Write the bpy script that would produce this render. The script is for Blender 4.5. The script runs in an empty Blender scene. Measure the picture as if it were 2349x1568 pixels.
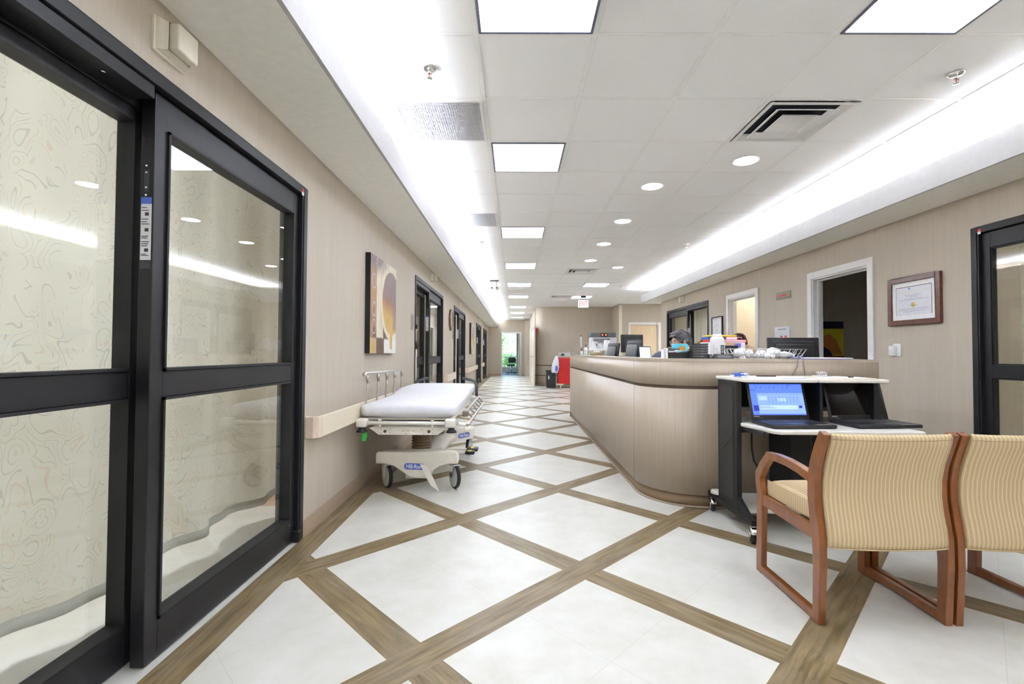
import bpy, bmesh, math, random
from mathutils import Vector, Matrix
random.seed(7)
C = bpy.context.scene.collection
PI = math.pi
H_CEIL = 2.763
XL, XR = -1.30, 3.64
Y_BACK, Y_END = -5.5, 23.5
EXPOSURE = 1.12

# ------------------------------------------------------------------ materials
MATS = {}
def _new(name):
    m = bpy.data.materials.new(name); m.use_nodes = True
    nt = m.node_tree; nt.nodes.clear()
    out = nt.nodes.new('ShaderNodeOutputMaterial')
    b = nt.nodes.new('ShaderNodeBsdfPrincipled')
    nt.links.new(b.outputs[0], out.inputs[0])
    MATS[name] = m
    return m, nt, b, out
def N(nt, typ, **kw):
    n = nt.nodes.new(typ)
    for k, v in kw.items():
        if k == 'op': n.operation = v
        elif k.startswith('i_'): n.inputs[int(k[2:])].default_value = v
        else: setattr(n, k, v)
    return n
def L(nt, a, b): nt.links.new(a, b)
def mth(nt, op, a, b=None, c=None, clamp=False):
    n = nt.nodes.new('ShaderNodeMath'); n.operation = op; n.use_clamp = clamp
    for i, v in enumerate((a, b, c)):
        if v is None: continue
        if isinstance(v, (int, float)): n.inputs[i].default_value = v
        else: nt.links.new(v, n.inputs[i])
    return n.outputs[0]
def mixc(nt, f, a, b):
    n = nt.nodes.new('ShaderNodeMix'); n.data_type = 'RGBA'
    if isinstance(f, (int, float)): n.inputs[0].default_value = f
    else: nt.links.new(f, n.inputs[0])
    for i, v in ((6, a), (7, b)):
        if isinstance(v, tuple): n.inputs[i].default_value = (*v, 1)
        else: nt.links.new(v, n.inputs[i])
    return n.outputs[2]
def coords(nt, scale=(1, 1, 1), rot=(0, 0, 0)):
    t = nt.nodes.new('ShaderNodeTexCoord'); mp = nt.nodes.new('ShaderNodeMapping')
    mp.inputs['Scale'].default_value = scale; mp.inputs['Rotation'].default_value = rot
    nt.links.new(t.outputs['Object'], mp.inputs[0]); return mp.outputs[0]
def noise(nt, vec, scale=5, detail=3, rough=.5, dist=0):
    n = nt.nodes.new('ShaderNodeTexNoise'); nt.links.new(vec, n.inputs['Vector'])
    n.inputs['Scale'].default_value = scale; n.inputs['Detail'].default_value = detail
    n.inputs['Roughness'].default_value = rough; n.inputs['Distortion'].default_value = dist
    return n.outputs['Fac']
def ramp(nt, f, lo, hi):
    n = nt.nodes.new('ShaderNodeMapRange'); nt.links.new(f, n.inputs[0])
    n.inputs[1].default_value = lo; n.inputs[2].default_value = hi
    return n.outputs[0]
def bump(nt, b, h, strength=.2, dist=.01):
    n = nt.nodes.new('ShaderNodeBump'); n.inputs['Strength'].default_value = strength
    n.inputs['Distance'].default_value = dist
    nt.links.new(h, n.inputs['Height']); nt.links.new(n.outputs[0], b.inputs['Normal'])

def mat(name, col, rough=.5, metal=0, var=.06, vs=(8, 8, 8), spec=None, coat=0, bmp=0):
    bmp = bmp if bmp >= .1 else 0
    """plain painted / moulded surface with a light procedural mottling"""
    if name in MATS: return MATS[name]
    m, nt, b, out = _new(name)
    f = noise(nt, coords(nt, vs), 3, 1)
    d = tuple(c * (1 - var) for c in col); u = tuple(min(1, c * (1 + var)) for c in col)
    L(nt, mixc(nt, f, d, u), b.inputs['Base Color'])
    b.inputs['Roughness'].default_value = rough; b.inputs['Metallic'].default_value = metal
    if spec is not None: b.inputs['Specular IOR Level'].default_value = spec
    if coat: b.inputs['Coat Weight'].default_value = coat; b.inputs['Coat Roughness'].default_value = .1
    if bmp: bump(nt, b, noise(nt, coords(nt, vs), 60, 2), bmp, .002)
    return m
def emis(name, col, strength):
    m, nt, b, out = _new(name)
    f = noise(nt, coords(nt, (4, 4, 4)), 3, 2)
    L(nt, mixc(nt, f, tuple(c * .97 for c in col), col), b.inputs['Emission Color'])
    b.inputs['Base Color'].default_value = (*[c * .06 for c in col], 1); b.inputs['Specular IOR Level'].default_value = .2
    b.inputs['Emission Strength'].default_value = strength
    return m

def wall_vinyl(name, c1, c2):
    m, nt, b, out = _new(name)
    v = coords(nt, (140, 140, 3)); f = noise(nt, v, 1, 2, .6)
    v2 = coords(nt, (18, 18, 1.2)); f2 = noise(nt, v2, 1, 1)
    f = mth(nt, 'ADD', mth(nt, 'MULTIPLY', f, .65), mth(nt, 'MULTIPLY', f2, .35))
    f = ramp(nt, f, .35, .65)
    L(nt, mixc(nt, f, c1, c2), b.inputs['Base Color'])
    b.inputs['Roughness'].default_value = .55; b.inputs['Specular IOR Level'].default_value = .3
    return m
M_WALL = wall_vinyl('wall_vinyl', (.50, .445, .365), (.555, .495, .41))
M_CREAMWALL = mat('cream_paint', (.74, .70, .60), .6)

def make_ceiling():
    m, nt, b, out = _new('ceiling_tile')
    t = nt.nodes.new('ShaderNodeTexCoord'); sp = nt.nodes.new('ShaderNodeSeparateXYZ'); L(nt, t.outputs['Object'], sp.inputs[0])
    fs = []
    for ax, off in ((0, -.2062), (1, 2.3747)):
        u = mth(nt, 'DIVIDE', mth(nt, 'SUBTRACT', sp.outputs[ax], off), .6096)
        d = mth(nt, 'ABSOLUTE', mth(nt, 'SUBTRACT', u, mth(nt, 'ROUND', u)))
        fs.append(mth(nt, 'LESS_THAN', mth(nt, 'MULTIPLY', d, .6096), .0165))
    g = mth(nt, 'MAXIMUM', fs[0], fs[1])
    f = noise(nt, coords(nt, (1, 1, 1)), 60, 1, .7)
    base = mixc(nt, f, (.925, .935, .945), (.95, .96, .97))
    L(nt, mixc(nt, g, base, (.83, .83, .83)), b.inputs['Base Color'])  # darker along the grid: tile-edge shadow painted into the colour
    b.inputs['Roughness'].default_value = .9; b.inputs['Specular IOR Level'].default_value = .1
    return m
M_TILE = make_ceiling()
M_TBAR = mat('white_ceiling_grid', (.91, .915, .91), .6)
M_SOFFIT = mat('soffit_paint', (.90, .89, .83), .7, bmp=.05)
M_FASCIA = mat('fascia_paint', (.52, .51, .505), .7)

def make_floor():
    m, nt, b, out = _new('diamond_floor')
    t = nt.nodes.new('ShaderNodeTexCoord'); sp = nt.nodes.new('ShaderNodeSeparateXYZ'); L(nt, t.outputs['Object'], sp.inputs[0])
    X, Y = sp.outputs[0], sp.outputs[1]
    u = mth(nt, 'DIVIDE', mth(nt, 'SUBTRACT', X, .362), .7268)
    v = mth(nt, 'DIVIDE', mth(nt, 'SUBTRACT', Y, 2.510), .738)
    s = mth(nt, 'MULTIPLY', mth(nt, 'ADD', u, v), .5)
    q = mth(nt, 'MULTIPLY', mth(nt, 'SUBTRACT', u, v), .5)
    def near(w, hw):
        return mth(nt, 'LESS_THAN', mth(nt, 'ABSOLUTE', mth(nt, 'SUBTRACT', w, mth(nt, 'ROUND', w))), hw)
    hw = .0722
    A = near(s, hw); B = near(q, hw)
    # border strip along the left wall
    bx = mth(nt, 'MULTIPLY', mth(nt, 'GREATER_THAN', X, -1.292), mth(nt, 'LESS_THAN', X, -1.139))
    outside = mth(nt, 'LESS_THAN', X, -1.292)
    inside = mth(nt, 'SUBTRACT', 1, outside)
    corr = mth(nt, 'LESS_THAN', X, 3.64); inside = mth(nt, 'MULTIPLY', inside, corr)
    inside = mth(nt, 'MULTIPLY', inside, mth(nt, 'LESS_THAN', Y, 23.55))
    wood = mth(nt, 'MULTIPLY', mth(nt, 'MAXIMUM', mth(nt, 'MAXIMUM', A, B), bx), inside)
    # grain vectors for the three directions
    def grain(ang, seed):
        mp = nt.nodes.new('ShaderNodeMapping'); mp.vector_type = 'TEXTURE'; mp.inputs['Rotation'].default_value = (0, 0, ang)
        mp.inputs['Location'].default_value = (seed, seed * .37, 0)
        L(nt, t.outputs['Object'], mp.inputs[0])
        mp2 = nt.nodes.new('ShaderNodeMapping'); mp2.inputs['Scale'].default_value = (2.2, 26, 1); L(nt, mp.outputs[0], mp2.inputs[0])
        g = noise(nt, mp2.outputs[0], 1.6, 4, .62, .6)
        mp3 = nt.nodes.new('ShaderNodeMapping'); mp3.inputs['Scale'].default_value = (3, 9, 1); L(nt, mp.outputs[0], mp3.inputs[0])
        k = noise(nt, mp3.outputs[0], 1.5, 2, .5)
        return g, k
    gA, kA = grain(-PI / 4, 3.1); gB, kB = grain(PI / 4, 7.7); gC, kC = grain(PI / 2, 1.3)
    def sel(a, bb, cc):
        n1 = nt.nodes.new('ShaderNodeMix'); L(nt, B, n1.inputs[0]); L(nt, a, n1.inputs[2]); L(nt, bb, n1.inputs[3])
        n2 = nt.nodes.new('ShaderNodeMix'); L(nt, bx, n2.inputs[0]); L(nt, n1.outputs[0], n2.inputs[2]); L(nt, cc, n2.inputs[3])
        return n2.outputs[0]
    g = ramp(nt, sel(gA, gB, gC), .33, .68); k = ramp(nt, sel(kA, kB, kC), .35, .7)
    wc = mixc(nt, g, (.125, .086, .036), (.32, .232, .112))
    wc = mixc(nt, mth(nt, 'MULTIPLY', k, .35), wc, (.32, .28, .21))
    # cream stone-look tile with faint joints
    cn = noise(nt, coords(nt, (1, 1, 1)), 5, 4, .65)
    cn2 = noise(nt, coords(nt, (1, 1, 1)), 1.3, 3, .5)
    cream = mixc(nt, ramp(nt, cn, .3, .7), (.60, .582, .505), (.715, .705, .655))
    cream = mixc(nt, mth(nt, 'MULTIPLY', ramp(nt, cn2, .4, .65), .3), cream, (.72, .715, .675))
    J = mth(nt, 'MAXIMUM', near(mth(nt, 'ADD', s, .5), .0012), near(mth(nt, 'ADD', q, .5), .0012))
    cream = mixc(nt, mth(nt, 'MULTIPLY', J, .35), cream, (.40, .37, .31))
    L(nt, mixc(nt, wood, cream, wc), b.inputs['Base Color'])
    rr = nt.nodes.new('ShaderNodeMix'); L(nt, wood, rr.inputs[0]); rr.inputs[2].default_value = .30; rr.inputs[3].default_value = .34
    rn = mth(nt, 'ADD', rr.outputs[0], mth(nt, 'MULTIPLY', cn, .10))
    L(nt, rn, b.inputs['Roughness'])
    b.inputs['Specular IOR Level'].default_value = .45
    return m
M_FLOOR = make_floor()

def wood_mat(name, c1, c2, sc=(1, 1, 12), rough=.4, coat=0, s=2.0, lo=.3, hi=.7):
    m, nt, b, out = _new(name)
    f = ramp(nt, noise(nt, coords(nt, sc), s, 5, .6, .4), lo, hi)
    L(nt, mixc(nt, f, c1, c2), b.inputs['Base Color'])
    b.inputs['Roughness'].default_value = rough
    if coat: b.inputs['Coat Weight'].default_value = coat; b.inputs['Coat Roughness'].default_value = .15
    return m
M_LAM = wood_mat('desk_laminate', (.45, .37, .28), (.51, .425, .33), (40, 40, 1.2), .42, s=1.5)
M_COUNTER = wood_mat('desk_top_laminate', (.46, .385, .30), (.53, .45, .36), (3, 30, 30), .35, s=1.5)
M_CHERRY = wood_mat('cherry_wood', (.185, .055, .012), (.30, .098, .022), (5, 5, 1.5), .28, .6, s=5)
M_MAPLE = wood_mat('maple_veneer', (.70, .53, .34), (.80, .64, .44), (22, 22, 1.2), .4, s=1.5)
M_DARKFRAME = wood_mat('walnut_frame', (.085, .028, .014), (.16, .055, .028), (6, 6, 6), .35, .3, s=4)
M_BASEB = mat('tan_vinyl_base', (.43, .325, .235), .5)
M_KICK = mat('brown_kick_base', (.30, .205, .12), .45)

M_BLACK = mat('black_anodised', (.012, .0115, .014), .42, .0, .2, spec=.5)
M_BLACK2 = mat('black_plastic', (.018, .018, .02), .4, .0, .2)
M_BLACKMATTE = mat('black_powder_coat', (.012, .012, .013), .55)
M_GREYBLK = mat('dark_grey_plastic', (.055, .056, .062), .45)
M_STEEL = mat('satin_steel', (.55, .52, .48), .28, 1.0)
M_CHROME = mat('chrome', (.8, .8, .8), .1, 1.0, .02)
M_WHITE = mat('white_plastic', (.82, .82, .82), .4)
M_CREAM = mat('cream_plastic', (.74, .66, .51), .45)
M_CREAM2 = mat('cream_box_plastic', (.76, .72, .60), .5)
M_BEDPLAST = mat('bed_taupe_plastic', (.86, .815, .72), .42, bmp=.08)
M_BEDCREAM = mat('bed_cream_enamel', (.84, .81, .735), .35)
M_SHEET = mat('white_bed_sheet', (.75, .75, .78), .85, bmp=.1)
M_BELLOWS = mat('tan_bellows', (.27, .20, .135), .6)
M_RUBBER = mat('black_rubber', (.02, .02, .022), .6)
M_WHEELGREY = mat('pale_wheel_plastic', (.62, .66, .64), .35)
M_TRIM = mat('white_door_trim', (.76, .75, .74), .4)
M_PAPER = mat('paper_white', (.84, .84, .86), .8)
M_BLUELOGO = mat('logo_blue', (.085, .17, .62), .4)
M_GREEN = mat('green_tag', (.06, .50, .09), .45)
M_RED = mat('red_enamel', (.62, .018, .022), .3, var=.04)
M_REDPLATE = mat('alarm_red', (.70, .03, .03), .4)
M_YELLOW = mat('yellow_plastic', (.85, .70, .07), .5)
M_BLUE = mat('blue_cover', (.03, .12, .50), .5)
M_TEAL = mat('teal_card', (.12, .55, .72), .5)
M_ORANGE = mat('orange_print', (.80, .35, .05), .5)
M_PINK = mat('pink_cover', (.85, .15, .22), .5)
M_PURPLE = mat('purple_print', (.22, .20, .72), .5)
M_SIGNGREY = mat('taupe_sign', (.33, .30, .24), .5)
M_MINT = mat('mint_liquid', (.55, .72, .62), .3)
M_VENT = mat('vent_grey', (.42, .42, .45), .5)
M_THROAT = mat('throat_dark_blue', (.012, .016, .03), .7)
M_SKIN = mat('skin', (.58, .33, .25), .5)
M_HAIR = wood_mat('grey_hair', (.035, .032, .038), (.20, .185, .19), (30, 30, 4), .55, s=3)
M_HAIR2 = wood_mat('dark_auburn_hair', (.05, .015, .015), (.12, .035, .035), (30, 30, 4), .55, s=3)
M_SCRUB = mat('slate_scrubs', (.10, .12, .18), .85)
M_SCRUB2 = mat('beige_scrubs', (.55, .40, .28), .85)
M_GOLD = mat('gold_seal', (.80, .52, .12), .4, .2)
M_LOUVER = mat('grille_white', (.66, .66, .69), .5)

def glass(name, tint=(1, 1, 1), rough=0.0, ior=1.5):
    m, nt, b, out = _new(name); nt.nodes.remove(b)
    tr = N(nt, 'ShaderNodeBsdfTransparent'); tr.inputs[0].default_value = (*tint, 1)
    gl = N(nt, 'ShaderNodeBsdfGlossy'); gl.inputs['Roughness'].default_value = rough
    fr = N(nt, 'ShaderNodeFresnel'); ge = N(nt, 'ShaderNodeNewGeometry')
    L(nt, mth(nt, 'ADD', ior, mth(nt, 'MULTIPLY', ge.outputs['Backfacing'], 1 / ior - ior)), fr.inputs[0])
    f = noise(nt, coords(nt, (1, 1, 1)), .6, 1)
    f = mth(nt, 'ADD', fr.outputs[0], mth(nt, 'MULTIPLY', f, .004))
    mx = N(nt, 'ShaderNodeMixShader'); L(nt, f, mx.inputs[0]); L(nt, tr.outputs[0], mx.inputs[1]); L(nt, gl.outputs[0], mx.inputs[2])
    L(nt, mx.outputs[0], out.inputs[0]); return m
M_GLASS = glass('door_glass', (.985, .992, .985))
M_CLEAR = glass('clear_plastic', (.95, .95, .9), .05)

def make_curtain():
    m, nt, b, out = _new('swirl_curtain')
    vec = coords(nt, (1, 1, .62))
    t = nt.nodes.new('ShaderNodeVectorMath'); t.operation = 'ADD'
    nz = nt.nodes.new('ShaderNodeTexNoise'); nz.inputs['Scale'].default_value = 6.0; nz.inputs['Detail'].default_value = 1
    L(nt, vec, nz.inputs['Vector'])
    sc = nt.nodes.new('ShaderNodeVectorMath'); sc.operation = 'SCALE'; sc.inputs['Scale'].default_value = .24
    L(nt, nz.outputs['Color'], sc.inputs[0]); L(nt, vec, t.inputs[0]); L(nt, sc.outputs[0], t.inputs[1])
    vo = nt.nodes.new('ShaderNodeTexVoronoi'); vo.inputs['Scale'].default_value = 11; L(nt, t.outputs[0], vo.inputs['Vector'])
    d = mth(nt, 'SINE', mth(nt, 'MULTIPLY', vo.outputs['Distance'], 26))
    l1 = mth(nt, 'GREATER_THAN', d, .93)
    msk = mth(nt, 'GREATER_THAN', noise(nt, vec, 11, 1), .47)
    l1 = mth(nt, 'MULTIPLY', l1, msk)
    l2 = mth(nt, 'MULTIPLY', mth(nt, 'LESS_THAN', d, -.93), mth(nt, 'GREATER_THAN', noise(nt, vec, 8, 1), .53))
    c = mixc(nt, noise(nt, vec, 300, 2), (.76, .735, .625), (.81, .79, .69))
    c = mixc(nt, mth(nt, 'MULTIPLY', l1, .55), c, (.50, .49, .42))
    c = mixc(nt, mth(nt, 'MULTIPLY', l2, .5), c, (.74, .56, .43))
    L(nt, c, b.inputs['Base Color']); b.inputs['Roughness'].default_value = .9
    tl = N(nt, 'ShaderNodeBsdfTranslucent'); L(nt, c, tl.inputs[0]); mx = N(nt, 'ShaderNodeMixShader'); mx.inputs[0].default_value = .42
    L(nt, b.outputs[0], mx.inputs[1]); L(nt, tl.outputs[0], mx.inputs[2]); L(nt, mx.outputs[0], out.inputs[0])
    return m
M_CURTAIN = make_curtain()
M_CURTPLAIN = mat('plain_curtain', (.72, .69, .60), .9)
def translucify(m, k=.18):
    nt = m.node_tree; b = [n for n in nt.nodes if n.type == 'BSDF_PRINCIPLED'][0]; out = [n for n in nt.nodes if n.type == 'OUTPUT_MATERIAL'][0]
    tl = N(nt, 'ShaderNodeBsdfTranslucent'); L(nt, b.inputs['Base Color'].links[0].from_socket, tl.inputs[0]); mx = N(nt, 'ShaderNodeMixShader'); mx.inputs[0].default_value = k
    L(nt, b.outputs[0], mx.inputs[1]); L(nt, tl.outputs[0], mx.inputs[2]); L(nt, mx.outputs[0], out.inputs[0])
translucify(M_CURTPLAIN)

def make_stripe(name, ax, per=.0172, wob=.0022):
    m, nt, b, out = _new(name)
    t = nt.nodes.new('ShaderNodeTexCoord'); sp = nt.nodes.new('ShaderNodeSeparateXYZ'); L(nt, t.outputs['Object'], sp.inputs[0])
    w = noise(nt, coords(nt, (3, 3, 9)), 1.2, 1)
    x = mth(nt, 'ADD', sp.outputs[ax], mth(nt, 'MULTIPLY', w, wob * 3))
    u = mth(nt, 'FRACT', mth(nt, 'DIVIDE', x, per))
    f1 = mth(nt, 'COMPARE', u, .30, .13); f2 = mth(nt, 'COMPARE', u, .80, .19)
    n = noise(nt, coords(nt, (1, 1, 1)), 400, 2)
    base = mixc(nt, n, (.55, .415, .225), (.63, .49, .275))
    c = mixc(nt, mth(nt, 'MULTIPLY', f1, .55), base, (.84, .68, .48))
    c = mixc(nt, mth(nt, 'MULTIPLY', f2, .4), c, (.47, .35, .205))
    L(nt, c, b.inputs['Base Color']); b.inputs['Roughness'].default_value = .85
    return m
M_STRIPE = make_stripe('striped_upholstery', 0)

M_LAMP = emis('troffer_glow', (.905, .975, 1.14), 7.4)
M_ROOMLAMP = emis('room_lamp_glow', (.95, .98, 1.05), 33)
M_ROOMLAMP3 = emis('bay_lamp_glow', (.95, .98, 1.05), 60)
M_ROOMLAMP2 = emis('closet_lamp_glow', (1, .97, .9), 14)
M_DLAMP = emis('downlight_glow', (.93, .98, 1.10), 12)
M_COVE = emis('cove_tube_glow', (.905, .975, 1.15), 42)
M_SCREENW = emis('screen_white', (.66, .83, 1.0), 1.0)

def screen_mat(name, kind):
    m, nt, b, out = _new(name)
    t = nt.nodes.new('ShaderNodeTexCoord'); sp = nt.nodes.new('ShaderNodeSeparateXYZ'); L(nt, t.outputs['Object'], sp.inputs[0])
    u, v = sp.outputs[0], sp.outputs[2]
    br = nt.nodes.new('ShaderNodeTexBrick'); mp = nt.nodes.new('ShaderNodeMapping')
    mp.inputs['Rotation'].default_value = (PI / 2, 0, 0); L(nt, t.outputs['Object'], mp.inputs[0]); L(nt, mp.outputs[0], br.inputs['Vector'])
    br.inputs['Scale'].default_value = 14; br.inputs['Color1'].default_value = (.42, .60, 1, 1); br.inputs['Color2'].default_value = (.30, .46, .98, 1)
    br.inputs['Mortar'].default_value = (.10, .18, .62, 1); br.inputs['Mortar Size'].default_value = .02
    L(nt, br.outputs[0], b.inputs['Emission Color']); b.inputs['Emission Strength'].default_value = 1.0
    b.inputs['Base Color'].default_value = (.02, .02, .03, 1); b.inputs['Roughness'].default_value = .3
    return m
M_SC_BLUE = emis('screen_blue', (.10, .19, .98), .62)
M_SC_LIGHT = emis('screen_light', (.27, .42, 1.0), .66)
M_SC_MID = emis('screen_mid', (.13, .24, .95), .6)
M_SC_PALE = emis('screen_pale', (.42, .58, 1.0), .72)
M_SC_DARK = emis('screen_dark', (.05, .06, .50), .5)
M_SC_OFF = mat('dark_screen', (.012, .008, .007), .12)
M_EXITRED = emis('exit_red', (1, .06, .08), 1.3)
M_EXITFACE = emis('exit_face', (.85, .8, .9), .7)
M_INDIC = emis('orange_indicator', (1, .16, .06), 1.2)
M_LEAF = mat('leaf_green', (.24, .44, .20), .6, var=.4)
M_LEAF2 = mat('leaf_blue_green', (.34, .52, .48), .6, var=.4)
M_BARK = mat('bark', (.14, .10, .07), .8)
M_GRASS = mat('lawn', (.12, .25, .06), .9, var=.3)
M_BRICKOUT = mat('brick_far', (.55, .30, .20), .8)

# ------------------------------------------------------------------ mesh builder
class MB:
    def __init__(s): s.bm = bmesh.new(); s.mats = []; s.cur = 0; s.M = Matrix()
    def use(s, m):
        if m not in s.mats: s.mats.append(m)
        s.cur = s.mats.index(m); return s
    def at(s, M): s.M = M; return s
    def f(s, vs, smooth=False):
        try: fc = s.bm.faces.new(vs)
        except ValueError: return None
        fc.material_index = s.cur; fc.smooth = smooth; return fc
    def v(s, p): return s.bm.verts.new(s.M @ Vector(p))
    def box(s, a, b, bev=0):
        x0, y0, z0 = [min(a[i], b[i]) for i in range(3)]; x1, y1, z1 = [max(a[i], b[i]) for i in range(3)]
        if bev: return s.rbox((x0, y0, z0), (x1, y1, z1), bev)
        p = [s.v(q) for q in ((x0, y0, z0), (x1, y0, z0), (x1, y1, z0), (x0, y1, z0), (x0, y0, z1), (x1, y0, z1), (x1, y1, z1), (x0, y1, z1))]
        for q in ((3, 2, 1, 0), (4, 5, 6, 7), (0, 1, 5, 4), (1, 2, 6, 5), (2, 3, 7, 6), (3, 0, 4, 7)): s.f([p[i] for i in q])
        return s
    def rbox(s, a, b, r, seg=2):
        t = bmesh.new(); bmesh.ops.create_cube(t, size=1)
        d = [b[i] - a[i] for i in range(3)]; c = [(b[i] + a[i]) / 2 for i in range(3)]
        for v in t.verts: v.co = Vector([v.co[i] * d[i] + c[i] for i in range(3)])
        r = min(r, min(d) * .49)
        bmesh.ops.bevel(t, geom=t.edges[:] + t.verts[:], offset=r, segments=seg, profile=.5, affect='EDGES')
        s.take(t, True); return s
    def take(s, t, smooth=False):
        mp = {v: s.v(v.co) for v in t.verts}
        for fc in t.faces: s.f([mp[v] for v in fc.verts], smooth)
        t.free()
    def prism(s, poly, h0, h1, axis='z', smooth=False):
        """poly of 2D points extruded along axis. axis z:(x,y) x:(y,z) y:(x,z)"""
        def P(p, h): return {'z': (p[0], p[1], h), 'x': (h, p[0], p[1]), 'y': (p[0], h, p[1])}[axis]
        A = [s.v(P(p, h0)) for p in poly]; B = [s.v(P(p, h1)) for p in poly]
        s.f(A[::-1]); s.f(B); n = len(poly)
        for i in range(n): s.f([A[i], A[(i + 1) % n], B[(i + 1) % n], B[i]], smooth)
        return s
    def tube(s, pts, r, seg=8, caps=True, smooth=True):
        pts = [Vector(p) for p in pts]; rings = []; n = len(pts)
        rs = r if isinstance(r, (list, tuple)) else [r] * n
        up = None
        for i, p in enumerate(pts):
            d = (pts[min(i + 1, n - 1)] - pts[max(i - 1, 0)]).normalized()
            if up is None:
                a = Vector((0, 0, 1)) if abs(d.z) < .9 else Vector((1, 0, 0)); up = d.cross(a).normalized()
            up = (up - d * up.dot(d)).normalized(); w = d.cross(up)
            rings.append([s.v(p + (up * math.cos(2 * PI * k / seg) + w * math.sin(2 * PI * k / seg)) * rs[i]) for k in range(seg)])
        for i in range(n - 1):
            for k in range(seg): s.f([rings[i][k], rings[i][(k + 1) % seg], rings[i + 1][(k + 1) % seg], rings[i + 1][k]], smooth)
        if caps: s.f(rings[0][::-1]); s.f(rings[-1])
        return s
    def cyl(s, a, b, r, seg=24, r2=None): return s.tube([a, b], [r, r if r2 is None else r2], seg)
    def lathe(s, prof, c=(0, 0, 0), seg=24, axis='z'):
        rings = []
        for r, h in prof:
            ring = []
            for k in range(seg):
                a = 2 * PI * k / seg; x, y = r * math.cos(a), r * math.sin(a)
                q = {'z': (x, y, h), 'x': (h, x, y), 'y': (x, h, y)}[axis]
                ring.append(s.v((c[0] + q[0], c[1] + q[1], c[2] + q[2])))
            rings.append(ring)
        for i in range(len(rings) - 1):
            for k in range(seg): s.f([rings[i][k], rings[i][(k + 1) % seg], rings[i + 1][(k + 1) % seg], rings[i + 1][k]], True)
        s.f(rings[0][::-1]); s.f(rings[-1]); return s
    def ell(s, c, r, seg=16, rings=10):
        t = bmesh.new(); bmesh.ops.create_uvsphere(t, u_segments=seg, v_segments=rings, radius=1)
        for v in t.verts: v.co = Vector([v.co[i] * r[i] + c[i] for i in range(3)])
        s.take(t, True); return s
    def grid(s, P, smooth=True, closed=False):
        """P[i][j] points"""
        V = [[s.v(p) for p in row] for row in P]
        for i in range(len(V) - 1):
            m = len(V[i])
            for j in range(m if closed else m - 1):
                s.f([V[i][j], V[i][(j + 1) % m], V[i + 1][(j + 1) % m], V[i + 1][j]], smooth)
        return V
    def strap(s, pts, w, x0, x1, axis='x'):
        """2D centre line of width w made into a bar extruded x0..x1"""
        Lf, R = [], []; n = len(pts); ws = w if isinstance(w, (list, tuple)) else [w] * n
        for i, p in enumerate(pts):
            a = pts[max(i - 1, 0)]; b = pts[min(i + 1, n - 1)]
            d = Vector((b[0] - a[0], b[1] - a[1])).normalized(); q = Vector((-d.y, d.x)) * ws[i] / 2
            Lf.append((p[0] + q.x, p[1] + q.y)); R.append((p[0] - q.x, p[1] - q.y))
        def P(p, h): return {'z': (p[0], p[1], h), 'x': (h, p[0], p[1]), 'y': (p[0], h, p[1])}[axis]
        a0 = [s.v(P(p, x0)) for p in Lf]; a1 = [s.v(P(p, x1)) for p in Lf]; b0 = [s.v(P(p, x0)) for p in R]; b1 = [s.v(P(p, x1)) for p in R]
        for i in range(n - 1):
            s.f([a0[i], a0[i + 1], a1[i + 1], a1[i]]); s.f([b0[i], b1[i], b1[i + 1], b0[i + 1]])
            s.f([a0[i], b0[i], b0[i + 1], a0[i + 1]]); s.f([a1[i], a1[i + 1], b1[i + 1], b1[i]])
        s.f([a0[0], a1[0], b1[0], b0[0]]); s.f([a0[-1], b0[-1], b1[-1], a1[-1]])
        return s
    def build(s, name, m=None, parent=None, bevel=0, sub=0, solid=0, autosm=False, **props):
        me = bpy.data.meshes.new(name)
        bmesh.ops.remove_doubles(s.bm, verts=s.bm.verts, dist=1e-5)
        bmesh.ops.recalc_face_normals(s.bm, faces=s.bm.faces)
        s.bm.to_mesh(me); s.bm.free()
        if m is not None: me.materials.append(m)
        for q in s.mats: me.materials.append(q)
        o = bpy.data.objects.new(name, me); C.objects.link(o)
        if solid: md = o.modifiers.new('solid', 'SOLIDIFY'); md.thickness = solid; md.offset = 0
        if bevel: md = o.modifiers.new('bev', 'BEVEL'); md.width = bevel; md.segments = 2; md.limit_method = 'ANGLE'; md.angle_limit = math.radians(40)
        if sub: md = o.modifiers.new('sub', 'SUBSURF'); md.levels = sub; md.render_levels = sub
        if parent: o.parent = parent; o.matrix_parent_inverse = parent_world(parent).inverted()
        for k, v in props.items(): o[k] = v
        return o
def parent_world(p):
    M = p.matrix_basis.copy()
    if p.parent: M = parent_world(p.parent) @ p.matrix_parent_inverse @ M
    return M
def thing(name, label, cat, loc, group=None, rz=0):
    o = bpy.data.objects.new(name, None); C.objects.link(o); o.location = loc; o.rotation_euler = (0, 0, rz)
    o.empty_display_size = .05
    o['label'] = label; o['category'] = cat
    if group: o['group'] = group
    return o
def tag(o, label, cat, group=None):
    o['label'] = label; o['category'] = cat
    if group: o['group'] = group
    return o
def struct(o, label=None):
    o['kind'] = 'structure'
    if label: o['label'] = label
    return o
def senv(name, loc=(0, 0, 0), label=None):
    o = bpy.data.objects.new(name, None); C.objects.link(o); o.location = loc; o.empty_display_size = .05
    return struct(o, label)
def rename_at(o, M):
    o.matrix_basis = M; return o
def dup(root, loc, label=None, group=None, rz=None):
    r = root.copy(); C.objects.link(r); r.location = loc
    if rz is not None: r.rotation_euler = (0, 0, rz)
    if label: r['label'] = label
    if group: r['group'] = group
    def rec(a, b):
        for ch in list(a.children):
            c = ch.copy(); C.objects.link(c); c.parent = b; c.matrix_parent_inverse = ch.matrix_parent_inverse.copy(); rec(ch, c)
    rec(root, r); return r
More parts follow.
